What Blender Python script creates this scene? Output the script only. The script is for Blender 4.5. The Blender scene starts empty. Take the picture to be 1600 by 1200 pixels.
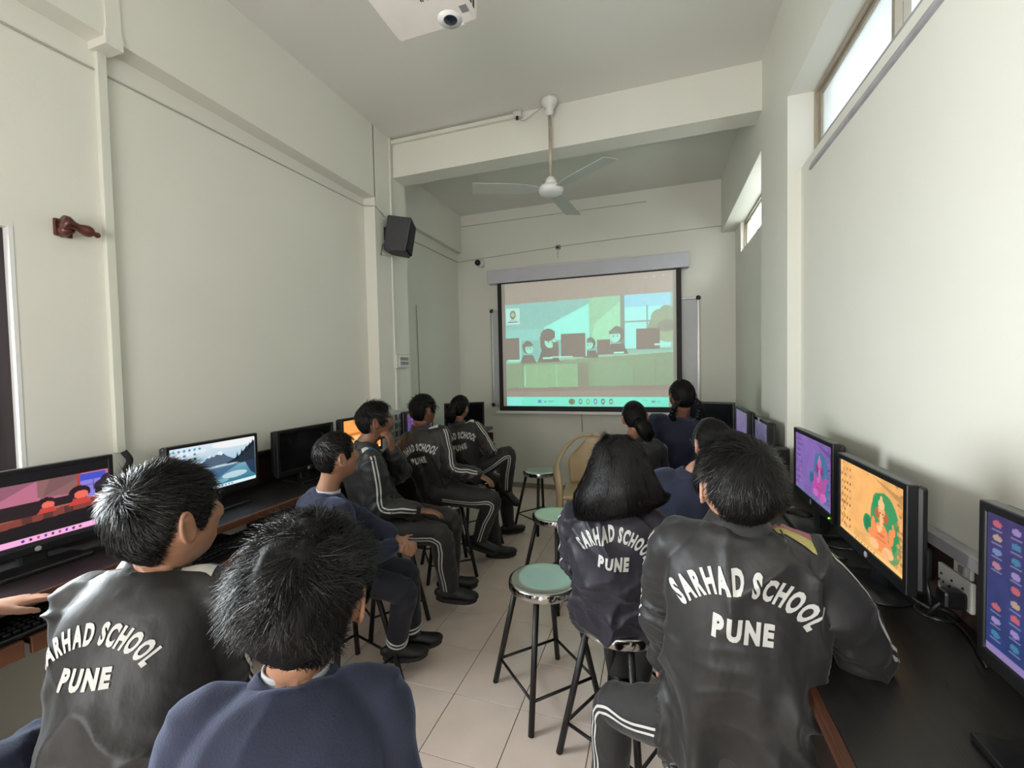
import bpy, bmesh, math, random
import numpy as np
from mathutils import Vector, Matrix
from mathutils.bvhtree import BVHTree

scene = bpy.context.scene
COL = scene.collection
rad = math.radians
random.seed(7)
RNG = np.random.default_rng(11)

# ------------------------------------------------------------------ camera
CAM_H = 1.42
def cam_axes(yaw, pitch, roll):
    cy, sy = math.cos(yaw), math.sin(yaw)
    f = np.array([-sy*math.cos(pitch), cy*math.cos(pitch), math.sin(pitch)])
    r = np.array([cy, sy, 0.0]); u = np.cross(r, f)
    c, s = math.cos(roll), math.sin(roll)
    return c*r + s*u, -s*r + c*u, f
_r, _u, _f = cam_axes(rad(18.4467), rad(-1.9309), rad(-1.1688))
cam_data = bpy.data.cameras.new('camera')
cam_data.sensor_width = 36.0
cam_data.lens = 678.68/1600*36.0
cam_data.clip_start = 0.02
cam = bpy.data.objects.new('camera', cam_data)
COL.objects.link(cam)
M4 = Matrix.Identity(4)
for i in range(3):
    M4[i][0], M4[i][1], M4[i][2] = _r[i], _u[i], -_f[i]
M4[2][3] = CAM_H
cam.matrix_world = M4
scene.camera = cam

# ------------------------------------------------------------------ world, daylight, exposure
world = bpy.data.worlds.new('world'); scene.world = world
world.use_nodes = True
wn = world.node_tree
for n in list(wn.nodes): wn.nodes.remove(n)
wo = wn.nodes.new('ShaderNodeOutputWorld'); wb = wn.nodes.new('ShaderNodeBackground')
wb.inputs['Color'].default_value = (0.80, 0.90, 1.0, 1)      # even overcast sky
wb.inputs['Strength'].default_value = 2.0
wn.links.new(wb.outputs[0], wo.inputs[0])

def area_light(name, loc, rot, sx, sy, energy, color):
    d = bpy.data.lights.new(name, 'AREA'); d.shape = 'RECTANGLE'
    d.size, d.size_y, d.energy, d.color = sx, sy, energy, color
    o = bpy.data.objects.new(name, d); COL.objects.link(o)
    o.location = loc; o.rotation_euler = rot
    o['kind'] = 'helper'
    return o
# daylight that enters through the window in the left wall
area_light('daylight_window', (-2.62, 0.28, 1.72), (0, rad(-66), 0), 1.35, 1.5, 212, (0.98, 0.99, 1.0))
area_light('daylight_far_window', (1.55, 3.70, 3.28), (0, rad(60), rad(-22)), 0.9, 1.5, 185, (0.97, 0.99, 1.0))
area_light('fill_behind_camera', (-0.75, -1.95, 1.60), (rad(72), 0, 0), 1.7, 2.0, 62, (1.0, 0.94, 0.87))  # general fill lamp added behind the camera, outside an unseen doorway

scene.view_settings.view_transform = 'Standard'
scene.view_settings.look = 'None'
scene.view_settings.exposure = 0.62
scene.view_settings.gamma = 1.0
scene.view_settings.use_curve_mapping = False
try:
    scene.cycles.use_denoising = True
    scene.cycles.max_bounces = 7
    scene.cycles.diffuse_bounces = 4
    scene.cycles.glossy_bounces = 2
    scene.cycles.use_adaptive_sampling = True
    scene.cycles.adaptive_threshold = 0.03
    scene.cycles.adaptive_min_samples = 16
    scene.cycles.sample_clamp_indirect = 6.0
except Exception:
    pass

# ------------------------------------------------------------------ materials
def s2l(c):
    c = np.asarray(c, float)/255.0
    return np.where(c <= 0.04045, c/12.92, ((c+0.055)/1.055)**2.4)
MATS = {}
def mat(name, col, rough=0.6, metal=0.0, spec=0.5, var=0.0, vscale=8.0, bump=0.0, bscale=60.0, stretch=(1,1,1),
        sheen=0.0, coat=0.0, emit=None, estr=0.0, col2=None, detail=3.0, transmission=0.0, sss=0.0, bdist=0.004, sheencol=None):
    """Principled material; colour in linear rgb, noise-driven colour variation and relief."""
    m = bpy.data.materials.new(name); m.use_nodes = True
    nt = m.node_tree; N = nt.nodes; L = nt.links
    b = N.get('Principled BSDF')
    c = tuple(col)+(1.0,)
    b.inputs['Base Color'].default_value = c
    b.inputs['Roughness'].default_value = rough
    b.inputs['Metallic'].default_value = metal
    b.inputs['Specular IOR Level'].default_value = spec
    b.inputs['Sheen Weight'].default_value = sheen
    b.inputs['Sheen Roughness'].default_value = 0.4
    if sheencol: b.inputs['Sheen Tint'].default_value = tuple(sheencol)+(1,)
    b.inputs['Coat Weight'].default_value = coat
    if transmission: b.inputs['Transmission Weight'].default_value = transmission
    if sss:
        b.inputs['Subsurface Weight'].default_value = sss
        b.inputs['Subsurface Radius'].default_value = (0.6, 0.25, 0.15)
        b.inputs['Subsurface Scale'].default_value = 0.01
    if emit is not None:
        b.inputs['Emission Color'].default_value = tuple(emit)+(1,)
        b.inputs['Emission Strength'].default_value = estr
    if var or bump or col2 is not None:
        tc = N.new('ShaderNodeTexCoord'); mp = N.new('ShaderNodeMapping')
        mp.inputs['Scale'].default_value = stretch
        L.new(tc.outputs['Object'], mp.inputs['Vector'])
    if var or col2 is not None:
        nz = N.new('ShaderNodeTexNoise'); nz.inputs['Scale'].default_value = vscale; nz.inputs['Detail'].default_value = detail
        L.new(mp.outputs[0], nz.inputs['Vector'])
        mx = N.new('ShaderNodeMix'); mx.data_type = 'RGBA'
        c2 = col2 if col2 is not None else tuple(max(0, x*(1-var)) for x in col)
        mx.inputs[6].default_value = c; mx.inputs[7].default_value = tuple(c2)+(1,)
        rp = N.new('ShaderNodeMapRange'); rp.inputs[1].default_value = 0.35; rp.inputs[2].default_value = 0.68
        L.new(nz.outputs['Fac'], rp.inputs[0]); L.new(rp.outputs[0], mx.inputs[0])
        L.new(mx.outputs[2], b.inputs['Base Color'])
    if bump:
        n2 = N.new('ShaderNodeTexNoise'); n2.inputs['Scale'].default_value = bscale; n2.inputs['Detail'].default_value = 4.0
        L.new(mp.outputs[0], n2.inputs['Vector'])
        bp = N.new('ShaderNodeBump'); bp.inputs['Strength'].default_value = bump; bp.inputs['Distance'].default_value = bdist
        L.new(n2.outputs['Fac'], bp.inputs['Height']); L.new(bp.outputs[0], b.inputs['Normal'])
    MATS[name] = m
    return m

def picture_mat(name, diffuse, strength, rough=0.25, coat=0.0):
    """Screen image: its own light comes from the 'picture' colour attribute."""
    m = bpy.data.materials.new(name); m.use_nodes = True
    nt = m.node_tree; b = nt.nodes.get('Principled BSDF')
    a = nt.nodes.new('ShaderNodeAttribute'); a.attribute_name = 'picture'
    b.inputs['Base Color'].default_value = tuple(diffuse)+(1,)
    b.inputs['Roughness'].default_value = rough
    nt.links.new(a.outputs['Color'], b.inputs['Emission Color'])
    b.inputs['Emission Strength'].default_value = strength
    try: m.cycles.emission_sampling = 'NONE'      # many tiny facets: found by bounced rays instead of light sampling
    except Exception: pass
    MATS[name] = m
    return m

def glass_mat(name, tint, gloss=0.12, rough=0.02, haze=0.0):
    m = bpy.data.materials.new(name); m.use_nodes = True
    nt = m.node_tree; N = nt.nodes; L = nt.links
    for n in list(N): N.remove(n)
    o = N.new('ShaderNodeOutputMaterial'); t = N.new('ShaderNodeBsdfTransparent'); g = N.new('ShaderNodeBsdfGlossy')
    t.inputs['Color'].default_value = tuple(tint)+(1,); g.inputs['Roughness'].default_value = rough
    g.inputs['Color'].default_value = (0.9, 0.9, 0.9, 1)
    mx = N.new('ShaderNodeMixShader'); mx.inputs[0].default_value = gloss
    L.new(t.outputs[0], mx.inputs[1]); L.new(g.outputs[0], mx.inputs[2])
    last = mx
    if haze:
        d = N.new('ShaderNodeBsdfTranslucent'); d.inputs['Color'].default_value = (0.86, 0.88, 0.86, 1)
        d2 = N.new('ShaderNodeBsdfDiffuse'); d2.inputs['Color'].default_value = (0.7, 0.72, 0.70, 1)
        ad = N.new('ShaderNodeMixShader'); ad.inputs[0].default_value = 0.4
        L.new(d.outputs[0], ad.inputs[1]); L.new(d2.outputs[0], ad.inputs[2])
        tc = N.new('ShaderNodeTexCoord'); nz = N.new('ShaderNodeTexNoise'); nz.inputs['Scale'].default_value = 7
        L.new(tc.outputs['Object'], nz.inputs['Vector'])
        mr = N.new('ShaderNodeMapRange'); mr.inputs[3].default_value = haze*0.7; mr.inputs[4].default_value = min(1, haze*1.3)
        L.new(nz.outputs['Fac'], mr.inputs[0])
        m2 = N.new('ShaderNodeMixShader'); L.new(mr.outputs[0], m2.inputs[0])
        L.new(mx.outputs[0], m2.inputs[1]); L.new(ad.outputs[0], m2.inputs[2]); last = m2
    L.new(last.outputs[0], o.inputs[0])
    MATS[name] = m
    return m

mat('paint', (0.72, 0.705, 0.625), rough=0.55, var=0.05, vscale=1.3, bump=0.12, bscale=90, bdist=0.003)
mat('paint_ceiling', (0.72, 0.71, 0.645), rough=0.7, var=0.05, vscale=0.9, bump=0.08, bscale=60)
mat('tile', (0.78, 0.645, 0.565), rough=0.16, var=0.10, vscale=5.0, bump=0.02, bscale=18, spec=0.5)
mat('grout', (0.07, 0.06, 0.05), rough=0.9)
mat('skirting', (0.30, 0.26, 0.20), rough=0.35, var=0.15)
mat('desk_top', (0.020, 0.017, 0.016), rough=0.36, var=0.4, vscale=5, stretch=(9, 1, 1), bump=0.1, bscale=40)
mat('desk_edge', (0.115, 0.042, 0.022), rough=0.4, var=0.5, vscale=12, stretch=(1, 0.12, 3))
mat('desk_carcass', (0.035, 0.019, 0.013), rough=0.5, var=0.4, vscale=8)
mat('tray_wood', (0.16, 0.06, 0.028), rough=0.45, var=0.4, vscale=12, stretch=(2, 0.2, 2))
mat('black_plastic', (0.010, 0.010, 0.011), rough=0.32, bump=0.05, bscale=400)
mat('black_matte', (0.011, 0.011, 0.012), rough=0.6)
mat('dark_screen', (0.006, 0.006, 0.007), rough=0.12)
mat('silver_plastic', (0.28, 0.28, 0.29), rough=0.35, metal=0.3)
mat('white_plastic', (0.62, 0.61, 0.57), rough=0.4, var=0.05)
mat('pvc', (0.67, 0.665, 0.58), rough=0.4, var=0.05, vscale=3)
mat('fan_white', (0.72, 0.71, 0.68), rough=0.35)
mat('fan_blade', (0.46, 0.47, 0.42), rough=0.4)
mat('fan_rod', (0.50, 0.40, 0.30), rough=0.35, var=0.4, vscale=6)
mat('projector_shell', (0.74, 0.68, 0.62), rough=0.45, var=0.06, vscale=10)
mat('lens', (0.012, 0.016, 0.03), rough=0.08, coat=1.0)
mat('wood_red', (0.11, 0.028, 0.018), rough=0.3, var=0.4, vscale=20)
mat('frame_wood', (0.035, 0.022, 0.026), rough=0.45, var=0.4, vscale=6, stretch=(3, 3, 0.3))
mat('frame_alu', (0.40, 0.34, 0.26), rough=0.4, metal=0.3, var=0.2)
mat('sill_stone', (0.40, 0.385, 0.40), rough=0.5, var=0.25, vscale=14, bump=0.1, bscale=40)
mat('steel', (0.62, 0.62, 0.60), rough=0.12, metal=1.0, var=0.15, vscale=12, bump=0.04, bscale=25)
mat('steel_top', (0.62, 0.64, 0.61), rough=0.20, metal=1.0, var=0.12, vscale=9, bump=0.03, bscale=20)
mat('black_iron', (0.010, 0.0095, 0.009), rough=0.42, bump=0.3, bscale=140, var=0.4)
mat('chair_plastic', (0.50, 0.37, 0.21), rough=0.38, var=0.08)
mat('aluminium', (0.60, 0.59, 0.58), rough=0.3, metal=0.9)
mat('whiteboard', (0.56, 0.56, 0.58), rough=0.25, var=0.05)
mat('housing', (0.56, 0.55, 0.60), rough=0.45, var=0.06)
mat('screen_black', (0.008, 0.008, 0.008), rough=0.6)
mat('screen_cloth', (0.66, 0.62, 0.56), rough=0.75)
mat('speaker_shell', (0.035, 0.035, 0.037), rough=0.55, bump=0.3, bscale=220)
mat('speaker_grille', (0.008, 0.008, 0.009), rough=0.7, bump=0.8, bscale=500)
mat('wire', (0.05, 0.05, 0.045), rough=0.6)
mat('wire_pale', (0.40, 0.39, 0.34), rough=0.6)
mat('ink', (0.03, 0.03, 0.03), rough=0.7)
mat('skin_a', (0.33, 0.165, 0.098), rough=0.48, var=0.12, vscale=25)
mat('skin_b', (0.27, 0.125, 0.072), rough=0.48, var=0.12, vscale=25)
mat('skin_c', (0.21, 0.095, 0.055), rough=0.48, var=0.12, vscale=25)
mat('skin_pale', (0.46, 0.25, 0.17), rough=0.48, var=0.12, vscale=25)
mat('hair', (0.0052, 0.0042, 0.0041), rough=0.36, spec=0.26, bump=0.35, bscale=420, bdist=0.003, stretch=(1, 1, 0.25))
mat('hair_under', (0.0045, 0.0037, 0.0036), rough=0.62, spec=0.14, bump=0.5, bscale=300, bdist=0.003, stretch=(1, 1, 0.25))
mat('hair_soft', (0.0056, 0.0046, 0.0045), rough=0.40, spec=0.26, bump=0.4, bscale=320, bdist=0.003, stretch=(1, 1, 0.2))
mat('track_grey', (0.023, 0.0222, 0.0222), rough=0.50, spec=0.36, sheen=0.08, var=0.18, vscale=6, bump=0.45, bscale=17, bdist=0.009, stretch=(1, 1, 0.45))
mat('track_slate', (0.024, 0.0215, 0.031), rough=0.50, spec=0.36, sheen=0.08, var=0.2, vscale=6, bump=0.45, bscale=17, bdist=0.009, stretch=(1, 1, 0.45))
mat('track_trouser', (0.028, 0.026, 0.026), rough=0.66, spec=0.3, sheen=0.10, var=0.2, vscale=7, bump=0.35, bscale=30, bdist=0.006)
mat('navy_knit', (0.016, 0.019, 0.042), rough=0.92, sheen=0.35, var=0.3, vscale=9, bump=0.5, bscale=300, bdist=0.002, sheencol=(0.45, 0.55, 0.9))
mat('navy_trouser', (0.010, 0.011, 0.020), rough=0.8, sheen=0.1, var=0.3, vscale=9)
mat('print_white', (0.50, 0.495, 0.47), rough=0.6, var=0.12, vscale=60)
mat('stripe_white', (0.50, 0.49, 0.47), rough=0.6)
mat('panel_blue', (0.045, 0.25, 0.50), rough=0.5, var=0.2, vscale=40)
mat('panel_cream', (0.62, 0.60, 0.54), rough=0.55, var=0.1, vscale=30)
mat('panel_red', (0.36, 0.10, 0.11), rough=0.5, var=0.15, vscale=30)
mat('panel_yellow', (0.44, 0.38, 0.12), rough=0.5, var=0.15, vscale=30)
mat('shirt_stripe', (0.50, 0.51, 0.53), rough=0.7, col2=(0.18, 0.18, 0.20), vscale=90, stretch=(0.05, 0.05, 3))
mat('maroon', (0.10, 0.02, 0.03), rough=0.8)
mat('shoe_black', (0.0095, 0.009, 0.009), rough=0.5, var=0.3, bump=0.15, bscale=60)
mat('shoe_sole', (0.022, 0.019, 0.017), rough=0.75, var=0.4, vscale=20)
mat('sock', (0.022, 0.024, 0.03), rough=0.9)
mat('eye_white', (0.60, 0.56, 0.52), rough=0.2)
mat('iris', (0.012, 0.007, 0.005), rough=0.1)
mat('hairband', (0.015, 0.02, 0.05), rough=0.5)
mat('clip_metal', (0.6, 0.45, 0.35), rough=0.3, metal=0.5)
mat('led', (0.1, 0.5, 0.02), emit=(0.25, 1.0, 0.05), estr=1.6)
mat('logo_grey', (0.35, 0.35, 0.36), rough=0.4)
glass_mat('glass_clear', (0.93, 0.96, 0.97), gloss=0.10)
glass_mat('glass_frosted', (0.85, 0.88, 0.88), gloss=0.12, rough=0.12, haze=0.6)
picture_mat('projection', (0.66, 0.62, 0.56), 0.70, rough=0.75)
picture_mat('monitor_picture', (0.01, 0.01, 0.012), 0.77, rough=0.25)

# ------------------------------------------------------------------ mesh helpers
def np_mesh(name, V, F, smooth=False):
    me = bpy.data.meshes.new(name)
    V = np.asarray(V, dtype=np.float32)
    if isinstance(F, np.ndarray):
        k = F.shape[1]; nf = len(F)
        me.vertices.add(len(V)); me.vertices.foreach_set('co', V.ravel())
        me.loops.add(nf*k); me.loops.foreach_set('vertex_index', F.astype(np.int32).ravel())
        me.polygons.add(nf); me.polygons.foreach_set('loop_start', np.arange(0, nf*k, k, dtype=np.int32))
        me.update(calc_edges=True)
    else:
        me.from_pydata([tuple(map(float, v)) for v in V], [], F)
        me.update()
    if smooth and len(me.polygons):
        me.polygons.foreach_set('use_smooth', np.ones(len(me.polygons), dtype=bool))
    return me

class MB:
    """collects polygons for one mesh"""
    def __init__(self): self.V = []; self.F = []; self.n = 0
    def add(self, V, F):
        self.V.append(np.asarray(V, float).reshape(-1, 3))
        o = self.n
        self.F += [tuple(int(i)+o for i in f) for f in F]
        self.n += len(self.V[-1]); return self
    def box(self, lo, hi, M=None):
        x0, y0, z0 = lo; x1, y1, z1 = hi
        V = np.array([[x0,y0,z0],[x1,y0,z0],[x1,y1,z0],[x0,y1,z0],[x0,y0,z1],[x1,y0,z1],[x1,y1,z1],[x0,y1,z1]], float)
        if M is not None: V = V @ np.asarray(M)[:3,:3].T + np.asarray(M)[:3,3]
        return self.add(V, [(0,3,2,1),(4,5,6,7),(0,1,5,4),(1,2,6,5),(2,3,7,6),(3,0,4,7)])
    def tube(self, pts, r, n=8, cap=True):
        V, F = loft(np.asarray(pts, float), r, n=n, refine=1); return self.add(V, F)
    def lathe(self, prof, n=24, axis_o=(0,0,0)):
        prof = np.asarray(prof, float); k = len(prof); V = []
        for j in range(n):
            a = 2*math.pi*j/n
            V.append(np.c_[prof[:,0]*math.cos(a), prof[:,0]*math.sin(a), prof[:,1]])
        V = np.concatenate(V)+np.asarray(axis_o)
        F = []
        for j in range(n):
            j2 = (j+1) % n
            for i in range(k-1): F.append((j*k+i, j2*k+i, j2*k+i+1, j*k+i+1))
        F.append(tuple(j*k for j in range(n))[::-1]); F.append(tuple(j*k+k-1 for j in range(n)))
        return self.add(V, F)
    def arrays(self): return np.concatenate(self.V), self.F
    def mesh(self, name, smooth=False):
        V, F = self.arrays(); return np_mesh(name, V, F, smooth)

def catmull(P, m):
    """resample control rows P through m points per span"""
    P = np.asarray(P, float); k = len(P)
    if m <= 1 or k < 3: 
        if m <= 1: return P
        t = np.linspace(0, 1, m*(k-1)+1)[:, None]; return P[0]*(1-t)+P[-1]*t if k == 2 else P
    E = np.vstack([2*P[0]-P[1], P, 2*P[-1]-P[-2]]); out = []
    for i in range(k-1):
        p0, p1, p2, p3 = E[i:i+4]
        for j in range(m):
            t = j/m
            out.append(0.5*((2*p1)+(-p0+p2)*t+(2*p0-5*p1+4*p2-p3)*t*t+(-p0+3*p1-3*p2+p3)*t**3))
    out.append(P[-1]); return np.array(out)

def unit(v):
    v = np.asarray(v, float); return v/(np.linalg.norm(v)+1e-12)

def loft(P, R, n=16, refine=4, side=None, ex=2.0):
    """closed tube along P; R scalar, per-ring radius or per-ring (half width along side, half depth); caps as fans"""
    P = np.asarray(P, float); k = len(P)
    R = np.asarray(R, float)
    if R.ndim == 0: R = np.full((k, 2), float(R))
    elif R.ndim == 1: R = np.c_[R, R]
    C = catmull(np.hstack([P, R]), refine); P = C[:, :3]; R = np.maximum(C[:, 3:5], 1e-4); k = len(P)
    T = np.gradient(P, axis=0); T /= np.linalg.norm(T, axis=1)[:, None]+1e-12
    ang = np.arange(n)*2*math.pi/n
    ca = np.sign(np.cos(ang))*np.abs(np.cos(ang))**(2/ex); sa = np.sign(np.sin(ang))*np.abs(np.sin(ang))**(2/ex)
    V = []; s = side
    if s is None:
        s = np.array([1.0, 0, 0]) if abs(T[0][0]) < 0.8 else np.array([0, 1.0, 0])
    s = np.asarray(s, float)
    for i in range(k):
        t = T[i]; si = unit(s-t*np.dot(s, t)); 
        if side is None: s = si
        d = np.cross(si, t)
        V.append(P[i]+R[i,0]*ca[:,None]*si+R[i,1]*sa[:,None]*d)
    V = np.concatenate(V); F = []
    for i in range(k-1):
        for j in range(n):
            j2 = (j+1) % n; F.append((i*n+j, (i+1)*n+j, (i+1)*n+j2, i*n+j2))
    c0, c1 = len(V), len(V)+1
    V = np.vstack([V, P[0], P[-1]])
    for j in range(n):
        j2 = (j+1) % n
        F.append((c0, j, j2)); F.append((c1, (k-1)*n+j2, (k-1)*n+j))
    return V, F

def ball(c, r, nu=16, nv=12, M=None):
    """ellipsoid (V, F)"""
    r = np.broadcast_to(np.asarray(r, float), (3,)); V = [[0,0,1.0]]; 
    for i in range(1, nv):
        th = math.pi*i/nv
        for j in range(nu):
            ph = 2*math.pi*j/nu; V.append([math.sin(th)*math.cos(ph), math.sin(th)*math.sin(ph), math.cos(th)])
    V.append([0,0,-1.0]); V = np.array(V)*r
    if M is not None: V = V @ np.asarray(M).T
    V = V+np.asarray(c, float); F = []
    for j in range(nu):
        j2 = (j+1) % nu; F.append((0, 1+j, 1+j2))
        for i in range(nv-2): F.append((1+i*nu+j, 1+(i+1)*nu+j, 1+(i+1)*nu+j2, 1+i*nu+j2))
        b = 1+(nv-2)*nu; F.append((len(V)-1, b+j2, b+j))
    return V, F

def bevel_mesh(me, w, seg=2, ang=40):
    bm = bmesh.new(); bm.from_mesh(me)
    es = [e for e in bm.edges if len(e.link_faces) == 2 and e.calc_face_angle(0) > rad(ang)]
    bmesh.ops.bevel(bm, geom=es, offset=w, segments=seg, affect='EDGES', profile=0.5)
    bm.to_mesh(me); bm.free(); me.update(); return me

# ------------------------------------------------------------------ objects
def link(name, me, m, parent=None, loc=None):
    o = bpy.data.objects.new(name, me); COL.objects.link(o)
    if m is not None and me is not None:
        ms = m if isinstance(m, (list, tuple)) else [m]
        if len(me.materials) == 0:
            for x in ms: me.materials.append(MATS[x])
    if parent is not None: o.parent = parent
    if loc is not None: o.location = loc
    return o
def tag(o, label=None, cat=None, group=None, kind=None):
    if label: o['label'] = label
    if cat: o['category'] = cat
    if group: o['group'] = group
    if kind: o['kind'] = kind
    return o
def thing(name, label, cat, loc=(0,0,0), rz=0.0, group=None):
    o = bpy.data.objects.new(name, None); COL.objects.link(o)
    o.location = loc; o.rotation_euler = (0, 0, rz); o.empty_display_size = 0.1
    return tag(o, label, cat, group)
def copy_tree(o, parent=None):
    c = o.copy(); COL.objects.link(c); c.parent = parent
    for ch in list(o.children): copy_tree(ch, c)
    return c
def box_part(name, lo, hi, m, parent=None, bev=0.0, seg=2):
    me = MB().box(lo, hi).mesh(name)
    if bev: bevel_mesh(me, bev, seg)
    return link(name, me, m, parent)
def struct(name, lo, hi, m):
    return tag(box_part(name, lo, hi, m), kind='structure')

def remesh(V, F, voxel, it=3, fac=0.5):
    me = np_mesh('tmp', V, F); o = bpy.data.objects.new('tmp', me); COL.objects.link(o)
    r = o.modifiers.new('r', 'REMESH'); r.mode = 'VOXEL'; r.voxel_size = voxel
    if it:
        s = o.modifiers.new('s', 'SMOOTH'); s.iterations = it; s.factor = fac
    dg = bpy.context.evaluated_depsgraph_get(); ev = o.evaluated_get(dg)
    out = bpy.data.meshes.new_from_object(ev, depsgraph=dg)
    bpy.data.objects.remove(o); bpy.data.meshes.remove(me)
    V = np.zeros(len(out.vertices)*3, np.float32); out.vertices.foreach_get('co', V)
    N = np.zeros(len(out.vertices)*3, np.float32); out.vertices.foreach_get('normal', N)
    out.polygons.foreach_set('use_smooth', np.ones(len(out.polygons), dtype=bool))
    return out, V.reshape(-1, 3).astype(float), N.reshape(-1, 3).astype(float)

def set_co(me, V):
    me.vertices.foreach_set('co', np.asarray(V, np.float32).ravel()); me.update()

def _hash(ix, iy, iz, seed):
    h = (ix*374761393+iy*668265263+iz*2147483647+seed*1274126177) & 0xffffffff
    h = ((h ^ (h >> 13))*1274126177) & 0xffffffff
    return ((h ^ (h >> 16)) & 0xffff)/65535.0
def vnoise(P, seed=0):
    """smooth value noise in 0..1 for an (n,3) array"""
    P = np.asarray(P, float); I = np.floor(P).astype(np.int64); f = P-I; f = f*f*(3-2*f)
    out = 0
    for dx in (0,1):
        wx = f[:,0] if dx else 1-f[:,0]
        for dy in (0,1):
            wy = f[:,1] if dy else 1-f[:,1]
            for dz in (0,1):
                wz = f[:,2] if dz else 1-f[:,2]
                out = out+wx*wy*wz*_hash(I[:,0]+dx, I[:,1]+dy, I[:,2]+dz, seed)
    return out
def ridge(P, seed=0):
    n = vnoise(P, seed); return (1-np.abs(2*n-1))**2
def sstep(x, a, b):
    t = np.clip((np.asarray(x, float)-a)/(b-a), 0, 1); return t*t*(3-2*t)

# picture drawing: colours are laid on a fine grid of vertices
class Canvas:
    def __init__(self, w, h, bg):
        self.w, self.h = w, h; self.a = np.zeros((h+1, w+1, 3)); self.a[:] = bg
        self.X, self.Y = np.meshgrid(np.linspace(0, 1, w+1), np.linspace(0, 1, h+1))   # Y up
    def put(self, m, c, al=1.0):
        if np.ndim(al) == 0: self.a[m] = self.a[m]*(1-al)+np.asarray(c, float)*al
        else: self.a[m] = self.a[m]*(1-al[m][:,None])+np.asarray(c, float)*al[m][:,None]
    def rect(self, x0, y0, x1, y1, c, al=1.0): self.put((self.X>=x0)&(self.X<=x1)&(self.Y>=y0)&(self.Y<=y1), c, al)
    def ell(self, x, y, rx, ry, c, al=1.0): self.put(((self.X-x)/rx)**2+((self.Y-y)/ry)**2 <= 1, c, al)
    def poly(self, pts, c, al=1.0):
        X, Y = self.X, self.Y; ins = np.zeros(X.shape, bool); n = len(pts)
        for i in range(n):
            x1, y1 = pts[i]; x2, y2 = pts[(i+1) % n]
            if y1 == y2: continue
            cnd = ((y1 > Y) != (y2 > Y)) & (X < (x2-x1)*(Y-y1)/(y2-y1)+x1); ins ^= cnd
        self.put(ins, c, al)
    def grad(self, x0, y0, x1, y1, c0, c1):
        m = (self.X>=x0)&(self.X<=x1)&(self.Y>=y0)&(self.Y<=y1)
        t = ((self.Y[m]-y0)/(y1-y0))[:,None]; self.a[m] = np.asarray(c0)*(1-t)+np.asarray(c1)*t
    def noise(self, amt, f, seed=0):
        P = np.c_[self.X.ravel()*f, self.Y.ravel()*f*self.h/self.w, np.zeros(self.X.size)]
        n = 0.6*vnoise(P, seed)+0.4*vnoise(P*2.3+5, seed+1)
        self.a *= (1+amt*(n.reshape(self.X.shape)-0.5)*2)[..., None]
    def mesh(self, name, sx, sy, origin=(0,0,0), U=(1,0,0), Vv=(0,0,1), room=(0,0,0)):
        w, h = self.w, self.h; U = np.asarray(U, float); Vv = np.asarray(Vv, float)
        P = np.asarray(origin)+(self.X.ravel()[:,None]-0.5)*sx*U+(self.Y.ravel()[:,None]-0.5)*sy*Vv
        i = np.arange(h)[:,None]*(w+1)+np.arange(w)[None,:]; i = i.ravel()
        me = np_mesh(name, P, np.c_[i, i+1, i+w+2, i+w+1])
        at = me.attributes.new('picture', 'FLOAT_COLOR', 'POINT')
        c = np.ones((P.shape[0], 4), np.float32); c[:, :3] = np.clip(s2l(np.clip(self.a, 0, 255).reshape(-1, 3))-np.asarray(room), 0, 4)   # the room's own light on the cloth comes on top
        at.data.foreach_set('color', c.ravel())
        return me

_glyphs = {}
def glyph(ch, bold=0.018):
    """flat letter mesh (V2, F, advance) from the built-in font, cap height ~0.7"""
    key = (ch, bold)
    if key in _glyphs: return _glyphs[key]
    cu = bpy.data.curves.new('g', 'FONT'); cu.body = ch; cu.size = 1.0; cu.offset = bold; cu.resolution_u = 3; cu.fill_mode = 'FRONT'
    o = bpy.data.objects.new('g', cu); COL.objects.link(o)
    dg = bpy.context.evaluated_depsgraph_get(); me = bpy.data.meshes.new_from_object(o.evaluated_get(dg))
    bm = bmesh.new(); bm.from_mesh(me); bmesh.ops.remove_doubles(bm, verts=bm.verts, dist=1e-5)
    V = np.array([v.co[:2] for v in bm.verts]) if bm.verts else np.zeros((0,2))
    x0, x1 = (V[:,0].min(), V[:,0].max()) if len(V) else (0, .3)
    for k in range(1, 5):
        for ax in (0, 1):
            co = Vector((0,0,0)); no = Vector((0,0,0)); co[ax] = (x0 if ax == 0 else 0)+(0.15*k); no[ax] = 1
            bmesh.ops.bisect_plane(bm, geom=bm.verts[:]+bm.edges[:]+bm.faces[:], plane_co=co, plane_no=no)
    bmesh.ops.triangulate(bm, faces=bm.faces[:])
    bm.verts.index_update()
    V = np.array([v.co[:2] for v in bm.verts]); F = [tuple(v.index for v in f.verts) for f in bm.faces]
    bm.free(); bpy.data.objects.remove(o); bpy.data.curves.remove(cu); bpy.data.meshes.remove(me)
    V = V-np.array([x0, 0])
    _glyphs[key] = (V, F, x1-x0); return _glyphs[key]
# ================================================================== THE ROOM
ZC, YB = 3.316, 4.95
YF = -1.6

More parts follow.
